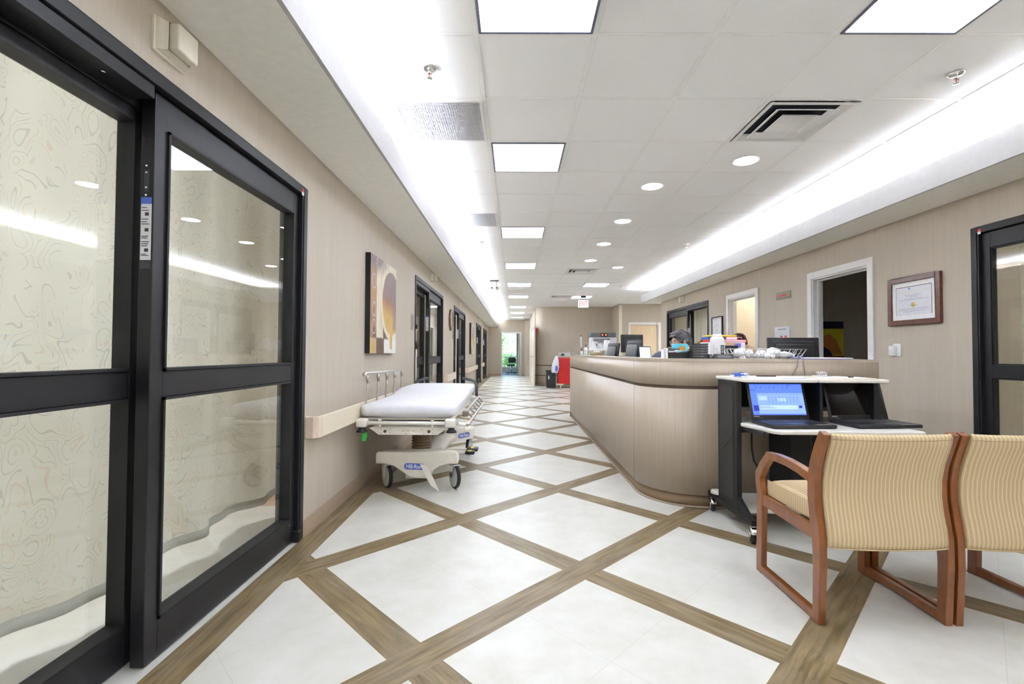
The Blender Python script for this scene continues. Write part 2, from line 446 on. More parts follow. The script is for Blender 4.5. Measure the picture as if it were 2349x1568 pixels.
def text(name, body, size, m, parent, M, ext=.0006, sx=1.0, align='CENTER', bold=0):
    cu = bpy.data.curves.new(name, 'FONT'); cu.body = body; cu.size = size; cu.extrude = ext; cu.offset = bold
    cu.align_x = align; cu.align_y = 'CENTER'
    t = bpy.data.objects.new(name, cu); C.objects.link(t)
    dg = bpy.context.evaluated_depsgraph_get(); dg.update()
    me = bpy.data.meshes.new_from_object(t.evaluated_get(dg)); bpy.data.objects.remove(t)
    me.transform(M @ Matrix.Diagonal((sx, 1, 1, 1))); me.name = name
    me.materials.clear(); me.materials.append(m)
    o = bpy.data.objects.new(name, me); C.objects.link(o)
    if parent: o.parent = parent; o.matrix_parent_inverse = parent_world(parent).inverted()
    return o
def frame_m(origin, xaxis, yaxis):
    x = Vector(xaxis).normalized(); y = Vector(yaxis).normalized(); z = x.cross(y)
    M = Matrix((x, y, z)).transposed().to_4x4(); M.translation = Vector(origin); return M
# facing directions for text: on left wall (faces +X): x axis = +Y ; on right wall (faces -X): x axis = -Y ; facing camera (-Y): x axis = +X
# ------------------------------------------------------------------ shell
m = MB().box((-5.0, -5.7, -.05), (7.4, 23.7, 0)); struct(m.build('floor', M_FLOOR), 'cream diamond tile floor with brown wood plank strips')
X0, Y0, T = -.2062, 2.3747, .6096
HOLES = [(3, 1), (2, 11), (2, 18)]
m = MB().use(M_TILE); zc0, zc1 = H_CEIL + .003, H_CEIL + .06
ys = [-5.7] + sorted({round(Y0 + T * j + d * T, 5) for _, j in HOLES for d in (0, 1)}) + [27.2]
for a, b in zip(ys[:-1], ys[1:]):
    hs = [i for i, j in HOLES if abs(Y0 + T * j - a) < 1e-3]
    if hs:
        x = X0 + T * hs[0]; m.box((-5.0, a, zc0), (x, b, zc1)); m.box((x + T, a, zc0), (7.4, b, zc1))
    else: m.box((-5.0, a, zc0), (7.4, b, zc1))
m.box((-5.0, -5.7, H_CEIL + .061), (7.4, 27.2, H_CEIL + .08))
m.use(M_TBAR)
for i in range(-1, 7):
    x = X0 + T * i
    m.box((x - .012, -5.5, H_CEIL), (x + .012, 23.5, H_CEIL + .003))
for i in range(7, 12): x = X0 + T * i; m.box((x - .012, 11.8, H_CEIL), (x + .012, 15.5, H_CEIL + .003))
for j in range(-12, 35):
    y = Y0 + T * j; m.box((-1.29, y - .012, H_CEIL + .0002), (3.63 if y < 16.5 else .72, y + .012, H_CEIL + .0028))
struct(m.build('ceiling'), 'white suspended tile ceiling')

OPEN_L = [(.46, 2.90), (6.10, 8.48), (10.0, 12.3), (15.78, 18.1), (19.26, 21.64)]
def wall_run(m, x0, x1, ya, yb, opens, ztop=2.145, zt=H_CEIL + .01):
    y = ya
    for o in opens:
        a, b = o[0], o[1]; zz = o[2] if len(o) > 2 else ztop
        m.box((x0, y, 0), (x1, a, zt)); m.box((x0, a, zz), (x1, b, zt)); y = b
    m.box((x0, y, 0), (x1, yb, zt))
m = MB(); wall_run(m, XL - .14, XL, Y_BACK, Y_END, OPEN_L); struct(m.build('wall_left', M_WALL), 'long tan vinyl wall on the left of the corridor')
OPEN_R = [(1.30, 3.76), (4.86, 5.78, 2.06), (7.12, 8.02, 2.06), (8.87, 11.28)]
m = MB(); wall_run(m, XR, XR + .12, Y_BACK, 11.72, OPEN_R); m.box((XR + .12, 11.60, 0), (7.3, 11.72, H_CEIL + .01))
struct(m.build('wall_right', M_WALL), 'tan vinyl wall behind the nurse station')
# end wall with door opening
m = MB(); m.box((XL - .14, 23.5, 0), (-.62, 23.64, 2.8)); m.box((.27, 23.5, 0), (1.0, 23.64, 2.8)); m.box((-.62, 23.5, 2.10), (.27, 23.64, 2.8))
struct(m.build('wall_end', M_WALL), 'tan wall closing the corridor')
m = MB(); m.box((-5.0, -5.7, 0), (7.4, -5.5, 2.8)); struct(m.build('wall_behind', M_WALL))
curve = [(.72, 17.2), (.76, 16.98), (.86, 16.80), (1.02, 16.68), (1.3, 16.59), (1.8, 16.52), (2.4, 16.5), (3.0, 16.52), (3.42, 16.55)]
m = MB().use(M_WALL)
P = [[(x, y, 0) for x, y in curve], [(x, y, 2.8) for x, y in curve]]; m.grid(P)
m.box((3.42, 15.5, 0), (3.60, 16.6, 2.8))
m.box((.72, 20.7, 0), (.86, 23.5, 2.8)); m.box((.72, 17.0, 0), (.86, 17.35, 2.8)); m.box((.72, 17.35, 2.2), (.86, 20.7, 2.8))
m.box((1.0, 17.3, 0), (3.6, 17.5, 2.8)); m.box((.50, 22.9, 0), (.72, 23.5, 2.8)); m.box((2.4, 17.5, 0), (2.5, 23.6, 2.8))
struct(m.build('wall_curved'), 'curved tan wall beyond the nurse station')
m = MB(); m.box((3.60, 15.5, 0), (3.78, 15.62, 2.8)); m.box((4.73, 15.5, 0), (7.3, 15.62, 2.8)); m.box((3.78, 15.5, 2.10), (4.73, 15.62, 2.8))
struct(m.build('wall_back', M_WALL))
m = MB(); m.box((7.2, -5.5, 0), (7.4, 17, 2.8)); m.box((-5.0, -5.5, 0), (-4.85, 23.6, 2.8))
for y in (-.75, 3.9, 9.25, 13.4, 18.65, 22.4): m.box((-4.85, y, 0), (XL - .14, y + .12, 2.8))
for y in (-.5, 3.85, 6.92, 8.70): m.box((XR + .12, y, 0), (7.2, y + .1, 2.8))
struct(m.build('wall_rooms', M_WALL), 'partitions of the side rooms')
m = MB().box((3.42, 15.485, .1), (3.52, 15.5, 2.72)); struct(m.build('trim_1', M_CREAM2), 'cream corner guard')
# soffits
m = MB().use(M_SOFFIT).box((XL, Y_BACK, 2.414), (-.872, 23.5, 2.44)).use(M_FASCIA).box((-.872, Y_BACK, 2.414), (-.852, 23.5, 2.61))
struct(m.build('trim_2'), 'left cove soffit under the ceiling')
m = MB().use(M_SOFFIT).box((3.21, Y_BACK, 2.414), (XR, 11.93, 2.44)).use(M_FASCIA).box((3.19, Y_BACK, 2.414), (3.21, 11.95, 2.61)).box((3.21, 11.93, 2.414), (XR + .1, 11.95, 2.61))
struct(m.build('trim_3'), 'right cove soffit under the ceiling')
# baseboards
m = MB()
ya = Y_BACK
for a, b in OPEN_L: m.box((XL, ya, 0), (XL + .007, a, .102)); ya = b
m.box((XL, ya, 0), (XL + .007, 23.5, .102)); m.box((XL, 23.493, 0), (-.66, 23.5, .102)); m.box((.31, 23.493, 0), (.5, 23.5, .102))
struct(m.build('baseboard_left', M_BASEB, bevel=.002))
m = MB()
ya = Y_BACK
for o in OPEN_R: m.box((XR - .007, ya, 0), (XR, o[0] - .04, .102)); ya = o[1] + .04
m.box((XR - .007, ya, 0), (XR, 11.72, .102)); struct(m.build('baseboard_right', M_BASEB, bevel=.002))
def offs(pts, d):
    out = []
    for i, p in enumerate(pts):
        a = Vector(pts[max(0, i - 1)]); b = Vector(pts[min(len(pts) - 1, i + 1)]); t = (b - a).normalized(); n = Vector((t.y, -t.x))
        out.append((p[0] + n.x * d, p[1] + n.y * d))
    return out
def curved_strip(name, mt, z0, z1, d):
    o = offs(curve, d); m = MB(); P = [[(x, y, z0) for x, y in curve], [(x, y, z0) for x, y in o], [(x, y, z1) for x, y in o], [(x, y, z1) for x, y in curve]]
    m.grid(P, False); return m.build(name, mt)
struct(curved_strip('baseboard_curved', M_BASEB, 0, .11, .008))
struct(curved_strip('trim_4', M_DARKFRAME, .69, .715, .02)); struct(curved_strip('trim_5', M_DARKFRAME, .335, .358, .02))

# ------------------------------------------------------------------ ceiling fixtures
def cell(i, j): return X0 + T * i, Y0 + T * j
def troffer(i, j, label, group='square ceiling light panels'):
    x, y = cell(i, j)
    t = thing('ceiling_light', label, 'ceiling light', (x + T / 2, y + T / 2, H_CEIL - .01), group)
    m = MB(); z0, z1 = H_CEIL - .006, H_CEIL + .002
    a, b = .016, .030
    for q in (((x + a, y + a), (x + b, y + T - a)), ((x + T - b, y + a), (x + T - a, y + T - a)), ((x + b, y + a), (x + T - b, y + b)), ((x + b, y + T - b), (x + T - b, y + T - a))):
        m.box((*q[0], z0), (*q[1], z1))
    m.build('lamp_frame', M_TROFR, t)
    MB().box((x + b, y + b, H_CEIL - .004), (x + T - b, y + T - b, H_CEIL + .001)).build('diffuser', M_LAMP, t)
    return t
M_TROFR = mat('troffer_frame', (.16, .17, .22), .35)
nl = ['square ceiling light panel at the top centre, cut by the frame edge', 'square ceiling light beside the first wide return grille',
      'square ceiling light panel just past the second return grille', 'fourth square ceiling light panel down the corridor row',
      'fifth square light panel of the row, beyond the twin-headed emergency lamp', 'sixth square light panel of the corridor row', 'seventh square light panel, where the curved wall begins',
      'second-last square light panel of the corridor row', 'last square light panel, nearest the end wall']
for j, lb in zip((-1, 2, 6, 10, 14, 18, 23, 27, 31), nl): troffer(0, j, lb)
troffer(3, -1, 'square ceiling light panel at the top right corner of the photo')
troffer(3, 14, 'square ceiling light over the far end of the nurse station')
troffer(3, 18, 'square ceiling light directly above the red EXIT sign')
troffer(0, -5, 'unseen square ceiling light behind the viewer over the corridor'); troffer(0, -10, 'farthest unseen ceiling light added behind the viewer, corridor side'); troffer(3, -10, 'farthest unseen ceiling light added behind the viewer, waiting side'); troffer(3, -5, 'unseen square ceiling light behind the viewer over the waiting chairs')  # unseen panels behind the viewer; farthest pair added for more light
# side room lights
for x, y, lb in ((-3.0, 1.8, 'room light behind the nearest patterned curtain'), (-2.6, 7.4, 'room light in the bay behind the gurney'), (-2.6, 11.4, 'room light in the bay past the clock'),
              (-2.6, 16.9, 'room light in the fourth glass-fronted bay'), (-2.6, 20.6, 'room light in the last glass-fronted bay'), (5.2, 2.4, 'room light behind the right-hand sliding glass door'),
              (4.6, 7.9, 'bright light inside the white-framed open doorway'), (5.3, 10.2, 'room light behind the plain curtain on the right'), (5.6, 13.6, 'light in the alcove before the maple door')):
    t = thing('room_light', lb, 'ceiling light', (x, y, 2.75)); s = .28
    m = MB(); 
    for q in (((-s - .02, -s - .02), (s + .02, -s)), ((-s - .02, s), (s + .02, s + .02)), ((-s - .02, -s), (-s, s)), ((s, -s), (s + .02, s))):
        m.box((x + q[0][0], y + q[0][1], 2.745), (x + q[1][0], y + q[1][1], 2.766))
    m.build('lamp_frame', M_TRIM, t); MB().box((x - s, y - s, 2.75), (x + s, y + s, 2.766)).build('diffuser', M_ROOMLAMP2 if ('white-framed' in lb or 'right' in lb) else (M_ROOMLAMP3 if 'bay' in lb else M_ROOMLAMP), t)
# cove tubes: rows of strip fixtures lying in the troughs
def cove(x, ya, yb, label):
    m = MB().use(M_TRIM).box((x - .035, ya, 2.44), (x + .035, yb, 2.475)).use(M_COVE)
    m.cyl((x, ya + .02, 2.50), (x, yb - .02, 2.50), .026, 12)
    o = m.build('cove_light'); tag(o, label, 'strip light')
cove(-1.215, -5.3, 23.3, 'long strip light hidden in the left ceiling cove')
cove(3.555, -5.3, 11.7, 'long strip light hidden in the right ceiling cove')
# downlights
def ring(m, c, r0, r1, z0, z1, seg=40): m.lathe([(r0, z1), (r0, z0), (r1, z0), (r1, z1)], (c[0], c[1], 0), seg)
dl = [((1.933, 3.935), 'round recessed downlight beside the square air diffuser, nearest of all'), ((1.327, 4.552), 'second nearest round recessed downlight over the desk corner'),
      ((1.320, 5.767), 'third round downlight along the front desk row'), ((1.318, 6.974), 'fourth round downlight along the front desk row'),
      ((1.323, 8.231), 'last round downlight of the front desk row'), ((1.94, 8.893), 'round downlight standing off to the side of the front desk row')]
for (x, y), lb in dl:
    t = thing('recessed_downlight', lb, 'downlight', (x, y, H_CEIL), 'round recessed downlights')
    m = MB(); ring(m, (x, y), .098, .108, H_CEIL - .005, H_CEIL + .002); m.build('trim_ring', M_WHITE, t)
    MB().lathe([(.001, H_CEIL - .003), (.099, H_CEIL - .003), (.099, H_CEIL + .001), (.001, H_CEIL + .001)], (x, y, 0), 40).build('diffuser', M_DLAMP, t)
# return grilles
for j, lb in ((1, 'large square eggcrate return grille beside the second light panel'), (5, 'smaller-looking eggcrate return grille farther down the corridor')):
    x, y = cell(-1, j); t = thing('return_grille', lb, 'ceiling vent', (x + .3, y + .3, H_CEIL), 'eggcrate return grilles')
    m = MB(); a, b = .014, .032
    for q in (((x + a, y + a), (x + b, y + T - a)), ((x + T - b, y + a), (x + T - a, y + T - a)), ((x + b, y + a), (x + T - b, y + b)), ((x + b, y + T - b), (x + T - b, y + T - a))): m.box((*q[0], H_CEIL - .006), (*q[1], H_CEIL + .002))
    m.build('grille_frame', M_WHITE, t)
    m = MB().use(M_VENT).box((x + b, y + b, H_CEIL + .0008), (x + T - b, y + T - b, H_CEIL + .002)).use(M_LOUVER)
    n = 34; w = T - 2 * b
    for k in range(1, n):
        q = w * k / n; m.box((x + b + q - .0018, y + b, H_CEIL - .004), (x + b + q + .0018, y + T - b, H_CEIL + .001)); m.box((x + b, y + b + q - .0018, H_CEIL - .0035), (x + T - b, y + b + q + .0018, H_CEIL + .001))
    m.build('eggcrate_grille', None, t)
# supply diffusers
def diffuser(i, j, lb):
    x, y = cell(i, j); t = thing('air_diffuser', lb, 'ceiling vent', (x + .3, y + .3, H_CEIL), 'square air diffusers'); c = (x + T / 2, y + T / 2)
    m = MB(); z = H_CEIL
    def sq(h, zz): return [(c[0] - h, c[1] - h, zz), (c[0] + h, c[1] - h, zz), (c[0] + h, c[1] + h, zz), (c[0] - h, c[1] + h, zz)]
    m.grid([sq(.29, z - .008), sq(.262, z - .010), sq(.225, z + .028)], False, True); m.build('outer_cone', M_WHITE, t)
    m = MB(); m.grid([sq(.205, z - .012), sq(.165, z + .012)], False, True); m.build('middle_cone', M_WHITE, t, solid=.006)
    m = MB().use(M_WHITE); m.grid([sq(.135, z - .014), sq(.105, z + .004)], False, True); v = m.grid([sq(.12, z - .002)], False); m.box((c[0] - .118, c[1] - .118, z - .003), (c[0] + .118, c[1] + .118, z)); m.build('centre_plate', None, t)
    MB().box((c[0] - .226, c[1] - .226, z + .028), (c[0] + .226, c[1] + .226, z + .033)).build('dark_throat', M_THROAT, t)  # flat near-black blue plate closing the throat
diffuser(3, 1, 'square stepped air diffuser near the top right, dark inside'); diffuser(2, 11, 'square air diffuser above the middle of the desk'); diffuser(2, 18, 'square air diffuser beside the light over the EXIT sign')
# cut ceiling holes are not needed: the throat sits above the tile plane
def sprinkler(x, y, lb):
    t = thing('fire_sprinkler', lb, 'sprinkler', (x, y, H_CEIL), 'ceiling sprinklers'); z = H_CEIL
    MB().lathe([(.002, z + .001), (.042, z + .001), (.04, z - .006), (.028, z - .012), (.002, z - .012)], (x, y, 0), 24).build('escutcheon', M_CHROME, t)
    m = MB().cyl((x, y, z - .01), (x, y, z - .03), .008, 12); m.tube([(x - .012, y, z - .028), (x - .014, y, z - .045), (x, y, z - .056)], .0025, 6); m.tube([(x + .012, y, z - .028), (x + .014, y, z - .045), (x, y, z - .056)], .0025, 6); m.box((x - .014, y - .004, z - .03), (x + .014, y + .004, z - .024)); m.build('sprinkler_body', M_CHROME, t)
    MB().cyl((x, y, z - .03), (x, y, z - .052), .003, 8).build('glass_bulb', M_REDPLATE, t)
    MB().lathe([(.002, z - .056), (.017, z - .057), (.017, z - .059), (.002, z - .059)], (x, y, 0), 20).build('deflector', M_CHROME, t)
for x, y, lb in ((-.497, 2.66, 'chrome fire sprinkler above the first return grille'), (2.54, 2.70, 'chrome fire sprinkler at the upper right by the light cove'), (-.499, 6.89, 'small sprinkler past the second return grille'), (2.525, 6.93, 'small sprinkler above the nurse station beside the right cove'), (2.541, 11.31, 'tiny sprinkler near the end of the right cove')): sprinkler(x, y, lb)
# emergency lamp
x, y = -.466, 10.57
t = thing('emergency_light', 'twin-headed emergency lamp hanging from the ceiling by the left cove', 'emergency light', (x, y, H_CEIL))
MB().box((x - .10, y - .05, H_CEIL - .02), (x + .10, y + .05, H_CEIL), .006).build('mounting_plate', M_GREYBLK, t)
for dx in (-.05, .05): MB().tube([(x + dx, y, H_CEIL - .02), (x + dx, y, H_CEIL - .13)], .006, 8).build('stem', M_GREYBLK, t)
for dx in (-.055, .055):
    h = MB().lathe([(.02, .05), (.05, .02), (.052, -.03), (.048, -.035), (.002, -.035)], (x + dx, y, H_CEIL - .17), 20, 'y').build('lamp_head', M_CREAM2, t)
    MB().lathe([(.001, 0), (.02, 0), (.02, -.004), (.001, -.004)], (x + dx, y - .036, H_CEIL - .17), 16, 'y').build('lens', M_GREYBLK, h)
# exit sign
x, y = 1.945, 13.4
t = thing('exit_sign', 'white EXIT sign with red letters hanging from the ceiling', 'exit sign', (x, y, 2.62))
MB().box((x - .075, y - .03, 2.715), (x + .075, y + .03, H_CEIL)).build('canopy', M_BLACK2, t); MB().cyl((x, y, 2.62), (x, y, 2.72), .012, 10).build('hanger', M_WHITE, t)
MB().box((x - .145, y - .02, 2.435), (x + .145, y + .02, 2.645), .008).build('sign_housing', M_EXITFACE, t)
text('exit_letters', 'EXIT', .20, M_EXITRED, t, frame_m((x, y - .022, 2.54), (1, 0, 0), (0, 0, 1)), .002, .60)

# ------------------------------------------------------------------ sliding glass doors
def leaf(parent, name, xa, xb, y0, y1, z0=.008, z1=2.09, st=.062, top=.12, bot=.14, mid=(.966, 1.066)):
    m = MB()
    m.box((xa, y0, z0), (xb, y0 + st, z1)); m.box((xa, y1 - st, z0), (xb, y1, z1))
    m.box((xa, y0 + st, z0), (xb, y1 - st, z0 + bot)); m.box((xa, y0 + st, z1 - top), (xb, y1 - st, z1)); m.box((xa, y0 + st, mid[0]), (xb, y1 - st, mid[1]))
    o = m.build(name, M_BLACK, parent, bevel=.003)
    xc = (xa + xb) / 2; g = MB(); g.box((xc - .003, y0 + st - .005, z0 + bot - .005), (xc + .003, y1 - st + .005, mid[0] + .005)); g.box((xc - .003, y0 + st - .005, mid[1] - .005), (xc + .003, y1 - st + .005, z1 - top + .005))
    g.build('glass_panes', M_GLASS, o)
    b = MB()  # glazing beads
    for za, zb in ((z0 + bot, mid[0]), (mid[1], z1 - top)):
        for yy in (y0 + st, y1 - st - .01): b.box((xa + .008, yy, za), (xb - .008, yy + .01, zb))
        for zz in (za, zb - .01): b.box((xa + .008, y0 + st, zz), (xb - .008, y1 - st, zz + .01))
    b.build('glazing_bead', M_BLACKMATTE, o)
    return o
def slider(name, label, side, y0, y1, split=None, open_near=False, detail=True):
    """side -1: left wall, faces +X; +1: right wall, faces -X"""
    s = side; X = (lambda d: XL - d) if s < 0 else (lambda d: XR + d)   # d: depth into the wall
    split = split if split is not None else y1 - 1.2
    t = senv(name, (X(.05), (y0 + y1) / 2, 0), label)
    m = MB()
    m.box((X(-.012), y0, 0), (X(.14), y0 + .045, 2.145)); m.box((X(-.012), y1 - .045, 0), (X(.14), y1, 2.145)); m.box((X(-.012), y0 + .045, 2.095), (X(.14), y1 - .045, 2.145))
    m.box((X(-.006), y1 - .058, .0), (X(.07), y1 - .045, 2.095)); m.box((X(.088), y0 + .045, 2.03), (X(.095), split + .2, 2.095))
    m.build('door_frame', M_BLACK, t, bevel=.003)
    leaf(t, 'sliding_leaf', X(.02), X(.07), split, y1 - .058)
    nl_ = leaf(t, 'fixed_leaf', X(.10), X(.15), (y0 + .045) if not open_near else y1 - 1.3, (split + .07) if not open_near else y1 - .06, top=.10)
    # operator housing over the recessed leaf
    if detail:
        h = MB().box((X(.0), y0 + .05, 2.045), (X(.098), split - .03, 2.095)).build('operator_housing', M_BLACK, t, bevel=.003)
        MB().lathe([(.001, 0), (.008, 0), (.008, -.003), (.001, -.003)], (X(.04), split - .2, 2.045), 12).build('sensor', M_CHROME, h)
    MB().box((X(-.02), y1 - .075, .005), (X(.03), y1 - .03, .07), .006).build('floor_guide', M_BLACK2, t)
    # sticker on the edge of the sliding leaf, facing the viewer
    ys = split - .0015; xa, xb = X(.026), X(.064)
    m = MB().use(M_PAPER).box((xa, ys, 1.47), (xb, split, 1.675)).use(M_BLUELOGO).box((xa, ys - .0005, 1.675), (xb, split, 1.70)).use(M_GREYBLK).box((xa, ys, 1.44), (xb, split, 1.468))
    xm, dx = (xa + xb) / 2, (.016 if s > 0 else -.016)
    for k, zz in enumerate((1.66, 1.65, 1.618, 1.608, 1.600, 1.555, 1.549, 1.535, 1.527, 1.520, 1.49, 1.485)):
        m.box((xm - abs(dx), ys - .0004, zz), (xm + abs(dx) * (.2 + .7 * ((k * 37) % 10) / 10), ys, zz + .0028))
    for zz in (1.638, 1.58, 1.506): m.box((xm - .004, ys - .0004, zz - .006), (xm + .010, ys, zz + .006))
    m.build('instruction_label', None, t)
    m = MB().use(M_GREYBLK).box((X(.036), split - .003, 1.72), (X(.054), split, 1.80)).use(M_CHROME)
    for zz in (1.707, 1.735, 1.79, 1.815): m.lathe([(.001, 0), (.004, 0), (.004, -.002), (.001, -.002)], (X(.045), split - .003, zz), 10, 'y')
    m.build('lock_plate', None, t)
    m = MB().use(M_REDPLATE).box((X(-.014), y1 - .085, 2.105), (X(-.012), y1 - .062, 2.125)).use(M_PAPER).box((X(-.014), y1 - .085, 2.085), (X(-.012), y1 - .062, 2.105)); m.build('corner_sticker', None, t)
    return t
slider('door_1', 'large black-framed sliding glass door nearest the viewer with patterned curtain behind', -1, .46, 2.90, 1.70)
slider('door_2', 'black-framed sliding glass door behind the head of the gurney', -1, 6.10, 8.48, 7.22)
slider('door_3', 'black-framed sliding glass door just past the wall clock', -1, 10.0, 12.3)
slider('door_4', 'black-framed sliding glass door past the small canvas', -1, 15.78, 18.1)
slider('door_5', 'farthest black-framed sliding glass door on the left', -1, 19.26, 21.64)
slider('door_6', 'black-framed sliding glass door behind the seated person', 1, 8.87, 11.28, 10.0, open_near=True)
slider('door_7', 'black-framed sliding glass door beside the framed certificate', 1, 1.30, 3.76, 2.50)
# white framed doorways on the right
def doorway(name, y0, y1, lb, ztop=2.06):
    t = senv(name, (XR, (y0 + y1) / 2, 0), lb)
    m = MB()
    for a, b in ((y0 - .075, y0), (y1, y1 + .075)): m.box((XR - .018, a, 0), (XR + .138, b, ztop + .075) if False else (XR, b, ztop + .075))
    m.box((XR - .018, y0, ztop), (XR, y1, ztop + .075))
    m.box((XR, y0 - .0, 0), (XR + .12, y0 + .018, ztop)); m.box((XR, y1 - .018, 0), (XR + .12, y1, ztop)); m.box((XR, y0, ztop - .018), (XR + .12, y1, ztop))
    m.box((XR + .05, y1 - .034, 0), (XR + .085, y1 - .018, ztop - .018)); m.box((XR + .05, y0 + .018, 0), (XR + .085, y0 + .034, ztop - .018)); m.box((XR + .05, y0, ztop - .034), (XR + .085, y1, ztop - .018))
    m.build('door_casing', M_TRIM, t, bevel=.003)
    return t
doorway('door_8', 4.86, 5.78, 'white-framed open doorway to the dark office'); doorway('door_9', 7.12, 8.02, 'white-framed open doorway with a brightly lit room inside')
# end doorway with wood leaf opened inwards
t = senv('door_10', (-.17, 23.5, 0), 'white-framed doorway at the end of the corridor')
m = MB()
m.box((-.68, 23.48, 0), (-.62, 23.66, 2.16)); m.box((.27, 23.48, 0), (.33, 23.66, 2.16)); m.box((-.62, 23.48, 2.10), (.27, 23.66, 2.16)); m.build('door_casing', M_TRIM, t, bevel=.004)
d = MB().box((.20, 23.68, .01), (.245, 24.55, 2.08)).build('door_leaf', M_MAPLE, t, bevel=.003)
m = MB()
for z in (.25, 1.05, 1.85): m.box((.245, 23.66, z), (.262, 23.69, z + .1))
m.build('hinge', M_STEEL, d)
# back maple door
t = senv('door_11', (4.25, 15.5, 0), 'maple door in a white frame beyond the nurse station')
m = MB(); m.box((3.72, 15.47, 0), (3.80, 15.64, 2.16)); m.box((4.71, 15.47, 0), (4.79, 15.64, 2.16)); m.box((3.80, 15.47, 2.08), (4.71, 15.64, 2.16)); m.build('door_casing', M_TRIM, t, bevel=.004)
d = MB().box((3.80, 15.54, .01), (4.71, 15.585, 2.08)).build('door_leaf', M_MAPLE, t); MB().tube([(4.63, 15.54, 1.0), (4.63, 15.49, 1.0), (4.52, 15.49, 1.0)], .01, 8).build('door_handle', M_STEEL, d)
# cream double doors standing open on the corridor's right side
t = senv('door_12', (.68, 17, 0), 'cream double doors held open along the far corridor wall')
for k, (ya, yb) in enumerate(((16.1, 17.3), (17.5, 18.7))):
    d = MB().box((.655, ya, .01), (.70, yb, 2.13)).build('door_leaf', M_CREAMWALL, t, bevel=.003)
    m = MB().tube([(.655, ya + .1, 1.02), (.60, ya + .14, 1.02), (.60, yb - .14, 1.02), (.655, yb - .1, 1.02)], .018, 8); m.build('push_bar', M_CHROME, d)
    MB().box((.648, ya + .06, .80 - .04), (.655, ya + .2, .80 + .04)).build('wood_plate', M_MAPLE, d)
    MB().box((.62, ya + .3, 1.98), (.655, ya + .6, 2.05), .005).build('door_closer', M_CREAM2, d)
m = MB().box((.70, 17.33, 0), (.73, 17.40, 2.2)).box((.70, 20.66, 0), (.73, 20.73, 2.2)).box((.70, 17.40, 2.15), (.73, 20.66, 2.2)); m.build('door_casing', M_TRIM, t)
m = MB().box((.655, 19.3, .01), (.70, 20.6, 2.13)).build('door_leaf', M_CREAMWALL, t)

# ------------------------------------------------------------------ end room and outdoors
m = MB(); m.box((-2.6, 27.0, 0), (2.6, 27.15, .29)); m.box((-2.6, 27.0, 2.45), (2.6, 27.15, 2.8)); m.box((-2.6, 27.0, .29), (-1.9, 27.15, 2.45)); m.box((.13, 27.0, .29), (2.6, 27.15, 2.45))
m.box((-2.7, 23.64, 0), (-2.6, 27.15, 2.8)); m.box((2.6, 23.64, 0), (2.7, 27.15, 2.8))
struct(m.build('wall_end_room', mat('pale_blue_grey_paint', (.60, .60, .58), .7)))
struct(MB().box((-2.6, 23.7, -.05), (2.6, 27.1, 0)).build('floor_end_room', mat('blue_grey_carpet', (.30, .31, .36), .9)))
t = senv('window_1', (-.9, 27.05, .29), 'tall window onto trees at the end of the corridor')
m = MB(); m.box((-1.9, 27.02, .29), (-1.86, 27.12, 2.45)); m.box((.09, 27.02, .29), (.13, 27.12, 2.45)); m.box((-1.86, 27.02, .29), (.09, 27.12, .33)); m.box((-1.86, 27.02, 2.41), (.09, 27.12, 2.45)); m.box((-1.86, 27.03, .87), (.09, 27.10, .92)); m.box((-.93, 27.03, .33), (-.89, 27.10, 2.41)); m.build('window_frame', M_TRIM, t)
MB().box((-1.87, 27.06, .32), (.10, 27.066, 2.42)).build('window_pane', M_GLASS, t)
struct(MB().box((-14, 27.2, -.4), (14, 48, -.3)).build('ground', M_GRASS))
struct(MB().box((-14, 47, -.3), (14, 47.3, 1.5)).build('wall_outdoor', M_BRICKOUT), 'distant warm brick wall behind the trees')
def tree(name, x, y, h, r, n, mt, lb, seed):
    rnd = random.Random(seed)
    t = thing(name, lb, 'tree', (x, y, -.3), 'trees outside the end window')
    MB().tube([(x, y, -.32), (x + .1, y, h * .4), (x - .1, y + .1, h * .75)], [.13, .1, .05], 8).tube([(x + .1, y, h * .4), (x + .7, y - .2, h * .7)], [.06, .03], 6).tube([(x + .05, y, h * .3), (x - .7, y + .2, h * .6)], [.06, .03], 6).build('trunk', M_BARK, t)
    m = MB()
    for _ in range(n):
        a = rnd.random() * 2 * PI; ph = math.acos(rnd.uniform(-1, 1)); rr = r * rnd.random() ** .45
        p = Vector((x + rr * math.sin(ph) * math.cos(a), y + rr * math.sin(ph) * math.sin(a), h * .58 + rr * math.cos(ph) * 1.15))
        d = Vector((rnd.uniform(-1, 1), rnd.uniform(-1, 1), rnd.uniform(-.6, .6))).normalized() * rnd.uniform(.05, .09)
        w = d.cross(Vector((rnd.uniform(-1, 1), rnd.uniform(-1, 1), 1))).normalized() * rnd.uniform(.022, .04)
        A = m.v(p - d); B = m.v(p + w); D = m.v(p + d); E_ = m.v(p - w); m.f([A, B, D, E_])
    m.build('leaves', mt, t)
tree('leafy_tree', -1.15, 31.0, 3.6, 1.15, 5000, M_LEAF, 'bright green tree filling the left of the end window', 1)
tree('leafy_tree', .75, 33.8, 3.8, 1.5, 6500, M_LEAF2, 'bluish green tree filling the right of the end window', 2)
tree('leafy_shrub', -.3, 28.9, 1.0, .65, 2600, M_LEAF, 'low shrub under the trees beyond the end window', 3)
